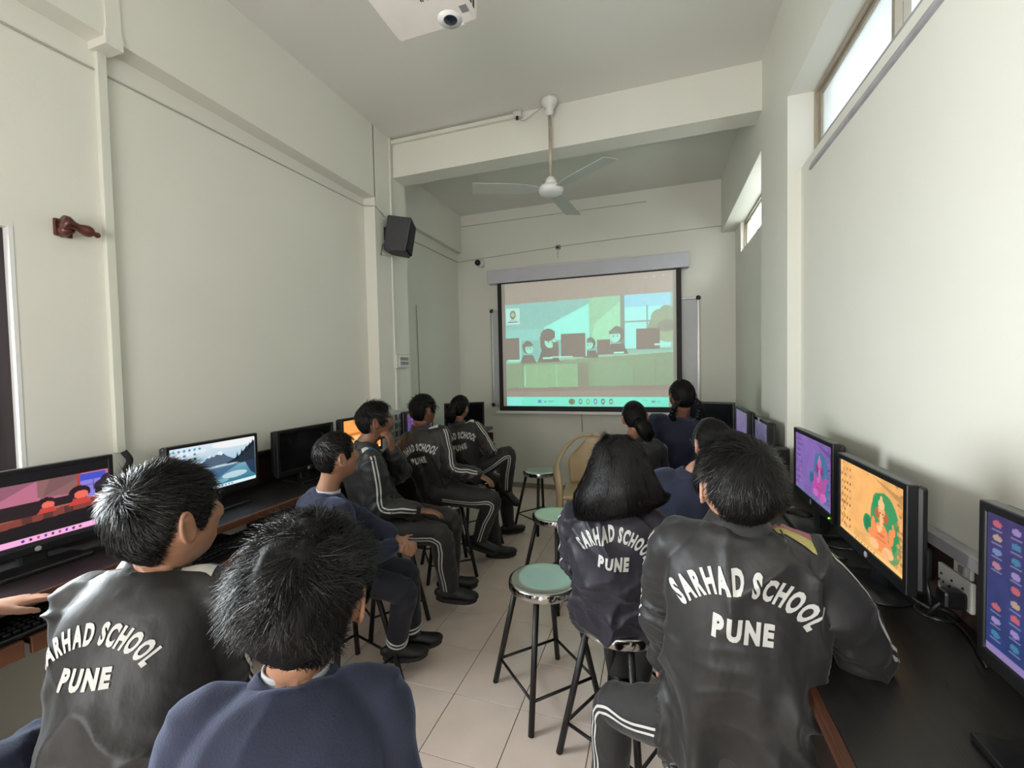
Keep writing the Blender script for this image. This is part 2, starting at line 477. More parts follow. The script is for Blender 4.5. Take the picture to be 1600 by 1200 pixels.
def wall_hole(name, axis, p0, p1, a0, a1, z0, z1, h, m):
    """slab with one rectangular opening; axis 0: slab between x=p0..p1 spanning y=a0..a1; axis 1 the other way"""
    b0, b1, c0, c1 = h
    ring = [(a0,z0),(a1,z0),(a1,z1),(a0,z1),(b0,c0),(b1,c0),(b1,c1),(b0,c1)]
    V = []
    for p in (p0, p1):
        for a, z in ring: V.append((p, a, z) if axis == 0 else (a, p, z))
    F = []
    for i in range(4):
        j = (i+1) % 4
        F += [(i, j, 4+j, 4+i), (8+i, 8+4+i, 8+4+j, 8+j), (i, 8+i, 8+j, j), (4+i, 4+j, 12+j, 12+i)]
    me = np_mesh(name, np.array(V), F)
    bm = bmesh.new(); bm.from_mesh(me); bmesh.ops.recalc_face_normals(bm, faces=bm.faces); bm.to_mesh(me); bm.free()
    return tag(link(name, me, m), kind='structure')

# floor slab, joints recessed between separate tiles
floor = struct('floor', (-2.6, YF-0.3, -0.15), (1.0, YB+0.2, -0.003), 'grout')
TP = 0.302; tx0 = -0.856; ty0 = 1.680
tile_me = bevel_mesh(MB().box((-TP/2+.0014, -TP/2+.0014, -0.012), (TP/2-.0014, TP/2-.0014, 0.0)).mesh('tile'), 0.0012, 1)
for i in range(-5, 6):
    for j in range(-5, 11):
        cx, cy = tx0+TP*(i+.5), ty0+TP*(j+.5)
        if not (-2.35 < cx < 0.80 and 0.2 < cy < YB): continue
        t = link('tile', tile_me, 'tile', floor, (cx, cy, 0.0))
        t.rotation_euler = (random.uniform(-.0012, .0012), random.uniform(-.0012, .0012), random.choice((0, 1, 2, 3))*math.pi/2)
box_part('floor_border', (-2.6, YF-0.3, -0.004), (1.0, 0.155, 0.0), 'tile', floor)

struct('ceiling', (-2.6, YF-0.3, ZC), (1.1, YB+0.2, ZC+0.15), 'paint_ceiling')
struct('wall_back', (-2.6, YB, 0), (1.1, YB+0.2, ZC), 'paint')
wall_hole('wall_front', 1, YF-0.15, YF, -2.6, 1.1, 0, ZC, (-1.55, 0.05, 0.0, 2.15), 'paint')  # opening added to let the fill lamp in
# left side: lower wall with the window, beam above, pillar, far bay
wall_hole('wall_left', 0, -2.40, -2.15, YF, 2.90, 0, 2.80, (-0.45, 0.911, 0.86, 1.955), 'paint')
struct('trim_1', (-2.40, YF, 2.767), (-2.05, 2.90, ZC), 'paint')             # left beam
struct('wall_left_pillar', (-2.40, 2.892, 0), (-2.05, 3.33, ZC), 'paint')
struct('wall_left_far', (-2.60, 3.33, 0), (-2.33, YB, ZC), 'paint')
struct('trim_2', (-2.34, 3.33, 2.862), (-2.275, YB, ZC), 'paint')            # far left beam
# cross beam
struct('trim_3', (-2.06, 3.14, 3.011), (0.66, 3.315, ZC), 'paint')
# right side
struct('wall_right', (0.70, -0.60, 0), (0.95, 2.60, 2.405), 'paint')
struct('wall_right_near', (0.70, YF, 0), (0.95, -0.60, 2.772), 'paint')
struct('trim_4', (0.64, YF, 2.772), (0.95, YB, ZC), 'paint')                 # right beam
struct('wall_right_pillar', (0.64, 2.58, 0), (0.95, 3.165, 2.772), 'paint')
struct('wall_right_far', (0.77, 3.165, 0), (0.95, YB, 2.49), 'paint')
struct('wall_right_corner', (0.77, 4.66, 2.49), (0.95, YB, 2.772), 'paint')
# skirting
struct('baseboard_back', (-2.33, YB-0.012, 0), (0.77, YB, 0.058), 'skirting')
struct('baseboard_right', (0.758, 3.17, 0), (0.77, YB-0.012, 0.058), 'skirting')

# raised plaster strip on the left beam and the cover strip where two wall sheets meet
struct('trim_5', (-2.152, 1.165, 2.735), (-2.040, 1.225, 2.79), 'paint')
struct('trim_6', (-2.052, 1.17, 2.79), (-2.044, 1.222, ZC), 'paint')

# ---- windows
def frame_ring(name, x0, x1, y0, y1, z0, z1, w, m, parent):
    o = wall_hole(name, 0, x0, x1, y0, y1, z0, z1, (y0+w, y1-w, z0+w, z1-w), m)
    del o['kind']; o.parent = parent; return o
def win_empty(name):
    o = bpy.data.objects.new(name, None); COL.objects.link(o); o['kind'] = 'structure'; return o
w1 = win_empty('window_1')
frame_ring('frame', 0.755, 0.83, -0.60, 2.58, 2.405, 2.772, 0.018, 'frame_alu', w1)
ys = [2.555, 1.86, 1.18, 0.50, -0.18, -0.575]
for k in range(5):
    x = 0.772 if k % 2 == 0 else 0.800
    sash = frame_ring('sash', x, x+0.022, ys[k+1]-0.016, ys[k]+(0.016 if k else 0), 2.425, 2.752, 0.022 if k != 0 else 0.020, 'frame_alu', w1)
    p = box_part('pane', (x+0.009, ys[k+1]+0.004, 2.445), (x+0.013, ys[k]-0.004, 2.732), 'glass_frosted' if k == 0 else 'glass_clear', sash)
sv = [(0.80,2.455),(0.738,2.470),(0.693,2.348),(0.690,2.336),(0.705,2.330),(0.80,2.36)]
V = np.array([(x, y, z) for y in (-0.6, 2.43) for x, z in sv]); n = len(sv)
F = [tuple(range(n)), tuple(range(2*n-1, n-1, -1))]+[(i, i+n, (i+1) % n+n, (i+1) % n) for i in range(n)]
link('window_sill', np_mesh('window_sill', V, F), 'sill_stone', w1)

w2 = win_empty('window_2')
frame_ring('frame', 0.80, 0.86, 3.165, 4.66, 2.49, 2.772, 0.018, 'frame_alu', w2)
ys = [4.645, 3.93, 3.19]
for k in range(2):
    x = 0.815+0.02*k
    sash = frame_ring('sash', x, x+0.02, ys[k+1]-0.014, ys[k], 2.505, 2.765, 0.02, 'white_plastic' if k else 'frame_alu', w2)
    box_part('pane', (x+0.008, ys[k+1], 2.523), (x+0.012, ys[k]-.01, 2.747), 'glass_frosted', sash)
    for q in range(3):
        zz = 2.57+0.07*q
        m = MB().tube([(x+.004, ys[k+1]+.02, zz-.04), (x+.004, ys[k]-.02, zz+.04)], 0.0025, 6).mesh('grille_bar'); link('grille_bar', m, 'wire_pale', sash)

w3 = win_empty('window_3')
frame_ring('frame', -2.30, -2.182, -0.45, 0.911, 0.86, 1.955, 0.055, 'frame_wood', w3)
for a, b in ((-0.395, 0.23), (0.23, 0.856)):
    s = frame_ring('sash', -2.26, -2.225, a, b, 0.915, 1.90, 0.035, 'frame_wood', w3)
    box_part('pane', (-2.245, a+.03, .95), (-2.241, b-.03, 1.865), 'glass_clear', s)
# white painted edge of the reveal
struct('trim_7', (-2.184, 0.905, 0.86), (-2.148, 0.917, 1.962), 'fan_white')

d1 = win_empty('door_added')  # unseen doorway, added around the opening for the fill lamp
def door_frame():
    m = MB(); V = []
    prof = [(-1.62,0),(-1.55,0),(-1.55,2.15),(0.05,2.15),(0.05,0),(0.12,0),(0.12,2.22),(-1.62,2.22)]
    for y in (YF-.16, YF+.02):
        V += [(x, y, z) for x, z in prof]
    F = [(0,1,2,7),(2,3,6,7),(3,4,5,6),(15,10,9,8),(15,14,11,10),(14,13,12,11)]+[(i, i+8, (i+1)%8+8, (i+1)%8) for i in range(8)]
    return np_mesh('frame', np.array(V), F)
link('frame', door_frame(), 'frame_wood', d1)

# ================================================================== FIXTURES ON WALLS AND CEILING
# ---- projection screen
YS = 4.86
scr = thing('projection_screen', 'pull-down projection screen showing a classroom cartoon on the back wall', 'screen', (-0.765, YS, 0.93))
me = MB().box((-1.130, -0.03, 1.505), (1.090, 0.085, 1.660)).mesh('housing'); bevel_mesh(me, 0.006, 2)
hz = link('housing', me, 'housing', scr)
me = MB().box((-0.62, -0.0335, 1.648), (0.50, -0.0295, 1.675)).mesh('label_strip'); link('label_strip', me, 'white_plastic', hz)
o = wall_hole('border', 0, 0, 0.004, -1.015, 1.015, 0.0, 1.512, (-0.965, 0.965, 0.055, 1.512-0.02), 'screen_black'); del o['kind']
Vb = [v.co.copy() for v in o.data.vertices]
for v in o.data.vertices: x, y, z = v.co; v.co = (y, x, z)
o.data.flip_normals(); o.parent = scr
box_part('cloth', (-0.967, 0.0025, 0.05), (0.967, 0.0045, 1.50), 'screen_cloth', scr)
box_part('weight_bar', (-1.06, -0.012, -0.032), (1.03, 0.012, 0.0), 'fan_white', scr, 0.004)
me = MB().tube([(-0.045, 0.03, -0.03), (-0.046, 0.07, -0.24)], 0.003, 6).mesh('pull_cord'); link('pull_cord', me, 'wire', scr)

# projected picture (u: 0..1, v: 0..1, light thrown by the projector)
c = Canvas(330, 226, (158, 151, 137))
K = (92, 98, 88)
c.poly([(0, .83), (1, .845), (1, .145), (0, .125)], (136, 190, 176))                  # picture area
c.poly([(0, .83), (.53, .84), (.53, .76), (.25, .62), (0, .50)], (140, 192, 180))
c.poly([(.25, .63), (.53, .80), (.53, .53), (.25, .53)], (150, 236, 216))             # light wedge
c.poly([(.53, .84), (.71, .845), (.71, .53), (.53, .45)], (150, 200, 164))            # side wall
c.poly([(.56, .64), (.71, .80), (.71, .53), (.53, .45)], (156, 218, 178))
c.rect(0, .535, .25, .62, (144, 204, 190))
c.rect(.71, .43, .735, .845, (136, 150, 134))                                         # curtain edge
c.rect(.735, .43, .985, .842, (158, 232, 222))                                        # window
c.rect(.735, .75, .985, .842, (146, 208, 222))
c.rect(.735, .635, .94, .648, (140, 170, 166)); c.rect(.855, .56, .866, .76, (140, 170, 166))
for i, (x, y, r) in enumerate([(.93, .66, .05), (.965, .70, .04), (.985, .60, .07), (.90, .60, .035)]): c.ell(x, y, r, r*1.3, (146, 166, 138))
c.rect(.735, .425, .985, .44, (150, 180, 160))
dk = (128, 124, 112); face = (156, 226, 200)
# desk
c.poly([(0, .35), (1, .405), (1, .165), (0, .14)], (142, 164, 132))
for x in (.11, .21, .32, .455, .52, .56, .66, .78, .90): c.rect(x, .16, x+.004, .36, (134, 148, 124))
c.rect(.115, .15, .455, .335, (148, 184, 144)); c.rect(.56, .16, .78, .35, (142, 170, 136)); c.rect(.32, .155, .33, .335, (158, 200, 166))
c.rect(.455, .15, .52, .345, (142, 148, 126)); c.rect(.12, .16, .127, .32, (170, 220, 190))
c.poly([(0, .145), (1, .165), (1, .13), (0, .115)], (150, 144, 128))
c.poly([(0, .365), (1, .42), (1, .405), (0, .345)], (156, 196, 168))
# cartoon pupils
def pupil(x, y, s, hair=1, turn=1):
    c.ell(x, y, .040*s, .062*s, dk); c.ell(x+turn*.010*s, y-.014*s, .030*s, .045*s, face)
    c.rect(x-.045*s, y+.005*s, x+.03*s, y+.03*s, dk, .8)
    c.ell(x+turn*.02*s, y-.012*s, .004*s, .007*s, K); c.ell(x-turn*.003*s, y-.012*s, .004*s, .007*s, K)
    c.poly([(x-.06*s, y-.15*s), (x-.035*s, y-.07*s), (x+.035*s, y-.07*s), (x+.065*s, y-.15*s)], dk)
pupil(.145, .475, .85); pupil(.275, .525, 1.15); pupil(.535, .49, .75, turn=-1); pupil(.69, .55, 1.0, turn=-1)
c.ell(.275, .50, .05, .085, dk); c.ell(.288, .515, .034, .05, face)
c.ell(.278, .515, .004, .008, K); c.ell(.302, .515, .004, .008, K); c.rect(.245, .545, .32, .60, dk, .9); c.ell(.275, .57, .046, .05, dk)
c.ell(.97, .53, .055, .05, (156, 178, 144)); c.ell(.965, .60, .05, .045, (140, 148, 128))
# dark computers
for x0, y0, x1, y1 in [(0, .375, .09, .555), (.355, .385, .505, .575), (.575, .40, .65, .515), (.80, .43, .93, .585), (.305, .39, .34, .51)]: c.rect(x0, y0, x1, y1, (134, 126, 114))
c.rect(.09, .375, .10, .55, (150, 214, 196)); c.rect(.505, .39, .513, .57, (156, 220, 204))
for x0, x1, y in [(.01, .09, .365), (.24, .30, .38), (.29, .43, .385), (.67, .73, .405), (.90, .99, .46)]: c.rect(x0, y, x1, y+.012, (170, 232, 210))
# school crest card
c.rect(.005, .665, .095, .80, (178, 220, 208)); c.ell(.05, .745, .019, .034, (120, 84, 70)); c.ell(.05, .745, .012, .022, (170, 190, 140)); c.rect(.036, .765, .064, .778, (84, 92, 100))
c.rect(.03, .700, .07, .704, (110, 130, 124)); c.rect(.018, .684, .082, .692, (70, 90, 90))
# taskbar
c.rect(0, .0, .975, .072, (126, 230, 202)); c.rect(0, .0, .10, .072, (146, 232, 216))
cols = [(120, 110, 90), (110, 140, 110), (110, 170, 100), (90, 130, 180), (110, 104, 96), (120, 80, 78)]
for i, x in enumerate((.415, .47, .515, .56, .605, .652)):
    c.ell(x, .038, .012, .022, cols[i]); c.ell(x, .038, .006, .010, (150, 230, 208))
c.ell(.418, .036, .020, .024, (110, 130, 90), .8)
c.rect(.205, .026, .226, .050, (90, 140, 190)); c.rect(.245, .030, .258, .044, (90, 130, 130), .7); c.rect(.27, .033, .305, .041, (96, 150, 140), .8)
c.rect(.835, .046, .86, .052, (90, 150, 150), .7); c.rect(.88, .028, .90, .048, (90, 150, 156), .8); c.rect(.91, .034, .93, .042, (90, 150, 150), .6)
c.ell(.90, .965, .008, .008, (186, 184, 172)); c.ell(.855, .962, .010, .003, (186, 184, 172)); c.ell(.95, .968, .006, .006, (186, 184, 172))
c.noise(.03, 60, 3)
me = c.mesh('picture', 1.855, 1.43, (0.005, 0.0015, 0.775), room=(.22, .21, .165))
pic = link('picture', me, 'projection', scr)
pic['label'] = 'cartoon of pupils at computers, teal tint'

# ---- whiteboard behind the screen
wbd = thing('whiteboard', 'whiteboard with aluminium rim behind the pull-down projection screen', 'whiteboard', (-0.735, 4.935, 0.985))
box_part('panel', (-1.15, 0, 0.01), (1.15, 0.012, 1.14), 'whiteboard', wbd)
for nm, lo, hi in [('rim', (-1.165, -.012, 0.0), (-1.140, .013, 1.15)), ('rim', (1.140, -.012, 0), (1.165, .013, 1.15)), ('rim', (-1.14, -.012, 1.13), (1.14, .013, 1.15)), ('rim', (-1.14, -.012, 0), (1.14, .013, .02))]:
    box_part(nm, lo, hi, 'aluminium', wbd, .004)
for x in (-1.152, 1.152):
    for z in (.01, 1.14):
        V_, F_ = ball((x, -.004, z), (.026, .018, .026), 10, 8); link('corner_cap', np_mesh('corner_cap', V_, F_, True), 'black_plastic', wbd)

# ---- security camera and cable box on the back wall
sc_ = thing('security_camera', 'small white dome security camera left of the projection screen', 'camera', (-2.02, 4.95, 2.715))
m = MB().lathe([(0, 0), (.052, 0), (.055, .012), (.046, .03), (0, .032)], 20); V_, F_ = m.arrays(); V_ = V_[:, [0, 2, 1]]*np.array([1, -1, 1])
link('base', np_mesh('base', V_, [f[::-1] for f in F_], True), 'white_plastic', sc_)
V_, F_ = ball((-.02, -.052, .0), .036, 16, 12); link('lens_ball', np_mesh('lens_ball', V_, F_, True), 'black_plastic', sc_)
m = MB().tube([(.035, -.006, -.01), (.05, -.02, -.045), (.02, -.02, -.06)], .004, 6).mesh('lead'); link('lead', m, 'wire_pale', sc_)
cb = thing('cable_junction', 'small grey cable junction above the screen housing', 'junction box', (-1.055, 4.95, 2.805))
me = MB().box((-.028, -.035, -.025), (.024, 0, .022)).mesh('box'); bevel_mesh(me, .005, 2); link('box', me, 'silver_plastic', cb)
V_, F_ = ball((-.004, -.04, -.008), .014, 12, 8); link('knob', np_mesh('knob', V_, F_, True), 'black_plastic', cb)
link('lead', MB().tube([(0, -.02, -.02), (-.008, -.02, -.08), (-.002, -.02, -.12)], .003, 6).mesh('lead'), 'wire_pale', cb)

def cable(name, label, pts, r, m, n=6, ref=4, cat='cable'):
    P_ = catmull(np.array(pts, float), ref); V_, F_ = loft(P_, r, n=n, refine=1)
    o = link(name, np_mesh(name, V_, F_, True), m); return tag(o, label, cat)
cable('wall_cable', 'thin grey cable strung across the back wall above the screen', [(-2.33, 4.944, 2.757), (-2.0, 4.944, 2.772), (-1.05, 4.942, 2.812), (-.3, 4.944, 2.83), (.765, 4.944, 2.845)], .0035, 'wire_pale')
cable('wall_cable', 'thin cable close under the ceiling of the back wall', [(-2.27, 4.946, 3.185), (-1.2, 4.946, 3.187), (-.09, 4.946, 3.19)], .0035, 'wire_pale')
cable('wall_cable', 'thin grey cable along the far left wall below its ledge', [(-2.045, 3.0, 2.655), (-2.045, 3.32, 2.72), (-2.325, 3.36, 2.722), (-2.325, 4.2, 2.745), (-2.325, 4.94, 2.757)], .0035, 'wire_pale', ref=1)
cable('wall_cable', 'thin grey cable along the near left wall below the beam', [(-2.146, -.8, 2.655), (-2.146, 1.0, 2.66), (-2.146, 2.0, 2.685), (-2.146, 2.88, 2.712), (-2.047, 2.895, 2.70), (-2.047, 3.0, 2.66)], .004, 'wire_pale', ref=1)
cable('wall_cable', 'loose dark cable hanging down the far left wall', [(-2.325, 3.93, 2.10), (-2.322, 3.935, 1.8), (-2.325, 3.95, 1.25), (-2.325, 3.955, .9)], .0045, 'wire_pale')

# ---- conduits
def conduit(label, lo, hi):
    return tag(box_part('conduit', lo, hi, 'pvc', None, .004), label, 'conduit')
conduit('white square conduit running down the near left wall to the desk', (-2.152, 1.180, 1.105), (-2.128, 1.216, 2.76))
conduit('white conduit on the left pillar from the ceiling to the loudspeaker', (-2.052, 3.095, 2.62), (-2.036, 3.12, ZC))
conduit('white conduit on the left pillar between loudspeaker and switchboard', (-2.052, 3.088, 1.56), (-2.036, 3.116, 2.36))
conduit('white conduit on the left pillar below the switchboard', (-2.052, 3.095, 0.80), (-2.036, 3.122, 1.47))
conduit('white conduit along the cross beam under the ceiling', (-2.05, 3.112, 3.272), (-0.965, 3.142, 3.302))
cap = thing('conduit_end_box', 'white plastic end box where the beam conduit stops near the fan', 'junction box', (-0.955, 3.125, 3.287))
box_part('box', (-.03, -.03, -.02), (.035, .016, .022), 'white_plastic', cap, .004)
box_part('clip', (-.006, -.034, -.045), (.012, -.02, -.018), 'black_plastic', cap, .002)
cable('fan_cable', 'thin fan cable looping from the conduit end box to the fan canopy', [(-.945, 3.10, 3.25), (-.90, 3.095, 3.225), (-.83, 3.09, 3.255), (-.76, 3.085, 3.285), (-.72, 3.083, 3.292)], .003, 'wire_pale')

sp = thing('switchboard', 'small white switchboard on the left pillar under the loudspeaker conduit', 'switchboard', (-2.05, 3.165, 1.51))
box_part('box', (0, -.085, -.06), (.035, .10, .055), 'white_plastic', sp, .004)
box_part('panel', (.035, -.055, -.045), (.040, .09, .045), 'fan_white', sp)
for i in range(4):
    for j in range(2): box_part('switch', (.040, -.045+.032*i, -.034+.036*j), (.045, -.022+.032*i, -.006+.036*j), 'silver_plastic', sp)
sp2 = thing('switchboard', 'white switchboard low on the left pillar behind the desk monitors', 'switchboard', (-2.05, 3.05, 0.98))
box_part('box', (0, -.11, -.12), (.03, .11, .13), 'white_plastic', sp2, .004)
for i in range(3):
    for j in range(3): box_part('socket', (.030, -.085+.062*i, -.09+.068*j), (.033, -.045+.062*i, -.045+.068*j), 'silver_plastic', sp2)

# ---- loudspeaker
spk = thing('loudspeaker', 'black wall loudspeaker tilted down on the left pillar', 'loudspeaker', (-2.05, 3.03, 2.52))
prof = [(-.05, -.085), (.145, -.115), (.145, .115), (-.05, .085)]          # plan: x out of the wall, y
V_ = [];
for z, k in ((-.135, .93), (.135, 1.0)):
    for x, y in prof: V_.append((x*k+.06, y*k, z))
me = np_mesh('cabinet', np.array(V_), [(3,2,1,0),(4,5,6,7),(0,1,5,4),(1,2,6,5),(2,3,7,6),(3,0,4,7)]); bevel_mesh(me, .012, 3)
Rm = Matrix.Rotation(rad(22), 4, 'Z') @ Matrix.Rotation(rad(10), 4, 'Y')
cabn = link('cabinet', me, 'speaker_shell', spk); cabn.matrix_local = Rm
g = link('grille', bevel_mesh(MB().box((.198, -.098, -.118), (.210, .098, .118)).mesh('grille'), .008, 2), 'speaker_grille', spk); g.matrix_local = Rm
link('bracket', MB().box((0, -.03, -.05), (.05, .03, .05)).mesh('bracket'), 'black_matte', spk)
link('lead', MB().tube([(.03, -.09, -.10), (.02, -.10, -.17), (.015, -.095, -.19)], .004, 6).mesh('lead'), 'wire', spk)

# ---- ceiling fan
fan = thing('ceiling_fan', 'white ceiling fan on a long rod in front of the cross beam', 'ceiling fan', (-0.70, 3.06, ZC))
link('canopy', MB().lathe([(0, 0), (.055, 0), (.058, -.02), (.045, -.05), (.028, -.06), (.026, -.10), (.018, -.115), (0, -.115)], 24).mesh('canopy', True), 'fan_white', fan)
link('rod', MB().tube([(0, 0, -.10), (0, 0, -.56)], .0115, 12).mesh('rod', True), 'fan_rod', fan)
link('collar', MB().lathe([(0, -.535), (.02, -.54), (.036, -.56), (.05, -.60), (0, -.60)], 20).mesh('collar', True), 'fan_white', fan)
link('motor', MB().lathe([(0, -.595), (.05, -.596), (.082, -.612), (.088, -.635), (.080, -.655), (.045, -.668), (0, -.670)], 32).mesh('motor', True), 'fan_white', fan)
for k in range(3):
    a = rad(84+120*k)
    V_ = []
    for t in np.linspace(0, 1, 6):
        r_ = .085+t*.47; w_ = .030+.035*sstep(t, 0, .3); tilt = rad(9)
        for s_, th in ((-1, 0), (1, 0), (1, .003), (-1, .003)):
            V_.append((r_, s_*w_*math.cos(tilt), -.632+s_*w_*math.sin(tilt)+th))
    F_ = [(0,1,2,3)[::-1], (20,21,22,23)]+[(i*4+j, i*4+(j+1)%4, (i+1)*4+(j+1)%4, (i+1)*4+j) for i in range(5) for j in range(4)]
    b = link('blade', np_mesh('blade', np.array(V_), F_), 'fan_blade', fan); b.rotation_euler = (0, 0, a)

# ---- projector under the ceiling
pj = thing('projector', 'white projector hanging upside down from the ceiling', 'projector', (-0.805, 1.44, 2.75))
me = MB().box((-.17, -.125, 0), (.17, .145, .095)).mesh('shell'); bevel_mesh(me, .014, 3); sh = link('shell', me, 'projector_shell', pj)
link('lens_recess', MB().lathe([(0, -.0012), (.046, -.0012), (.046, .004), (0, .004)], 24, (.072, .100, 0)).mesh('lens_recess', True), 'fan_white', sh)
link('lens', MB().lathe([(0, -.0035), (.022, -.003), (.027, -.001), (.027, .01), (0, .01)], 24, (.074, .103, 0)).mesh('lens', True), 'lens', pj)
box_part('lens_hood', (.045, .128, -.0008), (.118, .147, .05), 'fan_white', pj, .006)
box_part('label', (.13, .055, -.0012), (.158, .088, 0.001), 'silver_plastic', pj)
for i in range(9): box_part('vent', (.170, -.10+.024*i, .018), (.1725, -.088+.024*i, .078), 'black_matte', pj)
link('drop_pole', MB().tube([(0, 0, .09), (0, 0, ZC-2.75)], .022, 16).mesh('drop_pole', True), 'fan_white', pj)
link('ceiling_plate', MB().lathe([(0, ZC-2.75-.02), (.08, ZC-2.75-.02), (.085, ZC-2.75), (0, ZC-2.75)], 20).mesh('ceiling_plate', True), 'fan_white', pj)
def flat_text(body, size, origin, U, Vv, m, parent, bold=.012, name='letter', space=.08):
    x = 0
    for ch in body:
        if ch == ' ': x += .35*size; continue
        G, Fg, adv = glyph(ch, bold)
        P_ = np.asarray(origin)+(x+G[:, :1]*size)*np.asarray(U)+G[:, 1:2]*size*np.asarray(Vv)
        link(name, np_mesh(name, P_, Fg), m, parent); x += (adv+space)*size
flat_text('HITACHI', .036, (.150, -.006, -.0014), (-1, 0, 0), (0, -1, 0), 'ink', sh)

# ---- wooden curtain-pole end on the left wall
fn = thing('curtain_finial', 'dark red turned wooden curtain pole end bracket on left wall', 'curtain bracket', (-2.15, 1.06, 1.995))
link('wall_plate', bevel_mesh(MB().box((0, -.035, -.035), (.012, .02, .03)).mesh('wall_plate'), .004, 2), 'wood_red', fn)
prof = [(0, -.03), (.024, -.03), (.027, -.018), (.022, -.006), (.016, .005), (.014, .018), (.019, .032), (.023, .045), (.020, .058), (.011, .066), (.009, .072), (.012, .078), (.008, .086), (0, .087)]
V_, F_ = MB().lathe(prof, 20).arrays(); V_ = V_[:, [0, 2, 1]]; a = rad(-12)
V_ = np.c_[V_[:,0]+.05, V_[:,1]*math.cos(a)-V_[:,2]*math.sin(a), V_[:,1]*math.sin(a)+V_[:,2]*math.cos(a)+.006]
link('turned_end', np_mesh('turned_end', V_, [f[::-1] for f in F_], True), 'wood_red', fn)
link('cup', MB().tube([(.005, -.012, -.02), (.05, -.012, -.012)], .019, 14).mesh('cup', True), 'wood_red', fn)
# ================================================================== DESKS
DZ = 0.80
def slab_poly(name, pts, z0, z1, m, parent, bev=0.0):
    n = len(pts); V = np.array([(x, y, z) for z in (z0, z1) for x, y in pts])
    F = [tuple(range(n))[::-1], tuple(range(n, 2*n))]+[(i, (i+1) % n, (i+1) % n+n, i+n) for i in range(n)]
    me = np_mesh(name, V, F)
    bm = bmesh.new(); bm.from_mesh(me); bmesh.ops.recalc_face_normals(bm, faces=bm.faces); bm.to_mesh(me); bm.free()
    if bev: bevel_mesh(me, bev, 2, 60)
    return link(name, me, m, parent)

LD = thing('computer_desk', 'long dark wooden computer desk built along the left wall', 'desk')
box_part('worktop', (-2.148, -.6, .772), (-1.722, 2.886, DZ), 'desk_top', LD)
box_part('front_edge', (-1.722, -.6, .769), (-1.706, 2.886, DZ+.0005), 'desk_edge', LD, .003)
LF = thing('computer_desk', 'dark wooden computer desk at the far left past the pillar', 'desk')
box_part('worktop', (-2.046, 2.890, .772), (-1.722, 4.42, DZ), 'desk_top', LF)
box_part('front_edge', (-1.722, 2.890, .769), (-1.706, 4.42, DZ+.0005), 'desk_edge', LF, .003)
LB = thing('back_board', 'low dark board along the left wall behind the monitors', 'board')
box_part('panel', (-2.148, -.6, DZ+.001), (-2.132, 2.886, .965), 'desk_carcass', LB)
box_part('rail', (-2.148, -.6, .965), (-2.118, 2.886, .985), 'black_matte', LB)
for y in (-.1, .62, 1.17, 1.78, 2.40, 3.02, 3.62, 4.40):
    box_part('partition', (-2.14 if y < 2.88 else -2.04, y-.01, 0), (-1.76, y+.01, .772), 'desk_carcass', LD if y < 2.88 else LF)
def tray(Y0, Y1, X1, parent, drop=.68):
    t = box_part('keyboard_tray', (-2.03, Y0, drop-.018), (X1-.012, Y1, drop), 'desk_carcass', parent)
    box_part('front_lip', (X1-.014, Y0, drop-.045), (X1, Y1, drop+.004), 'tray_wood', t, .002)
tray(-.06, .70, -1.700, LD); tray(.715, 1.16, -1.700, LD); tray(1.185, 1.50, -1.655, LD, .665); tray(1.80, 2.38, -1.73, LD); tray(2.42, 2.88, -1.73, LD); tray(3.65, 4.38, -1.73, LF)
box_part('end_bracket', (-1.98, 4.405, .62), (-1.70, 4.42, .735), 'desk_edge', LF)

RD = thing('computer_desk', 'long dark wooden computer desk built along the right wall', 'desk')
slab_poly('worktop', [(.286, -.6), (.698, -.6), (.698, 2.576), (.638, 2.576), (.638, 3.17), (.768, 3.17), (.768, 4.70), (.286, 4.70)], .772, DZ, 'desk_top', RD)
box_part('front_edge', (.270, -.6, .769), (.286, 4.70, DZ+.0005), 'desk_edge', RD, .003)
RB = thing('back_board', 'low dark board with grey rail along the right wall behind sockets', 'board')
box_part('panel', (.684, -.6, DZ+.001), (.698, 2.576, .945), 'desk_carcass', RB)
box_part('rail', (.668, -.6, .945), (.699, 2.576, .978), 'sill_stone', RB, .003)
box_part('panel', (.626, 2.577, DZ+.001), (.638, 3.17, .945), 'desk_carcass', RB)
box_part('panel', (.756, 3.171, DZ+.001), (.768, 4.70, .945), 'desk_carcass', RB)
for y in (-.1, .62, 1.2, 2.0, 2.55, 3.3, 4.0, 4.68):
    box_part('partition', (.34, y-.01, 0), (.62 if y < 3.2 else .75, y+.01, .772), 'desk_carcass', RD)
me = MB().lathe([(.030, .001), (.031, .005), (.040, .006), (.043, .0), (.030, 0)], 28, (.645, 1.318, DZ)).mesh('cable_grommet', True)
# ring: remove the caps the lathe closes with
bm = bmesh.new(); bm.from_mesh(me); bmesh.ops.delete(bm, geom=[f for f in bm.faces if len(f.verts) > 4], context='FACES'); bm.to_mesh(me); bm.free()
link('cable_grommet', me, 'black_plastic', RD)
link('grommet_hole', MB().lathe([(0, .0006), (.031, .0006), (.031, 0), (0, 0)], 24, (.645, 1.318, DZ)).mesh('grommet_hole'), 'screen_black', RD)

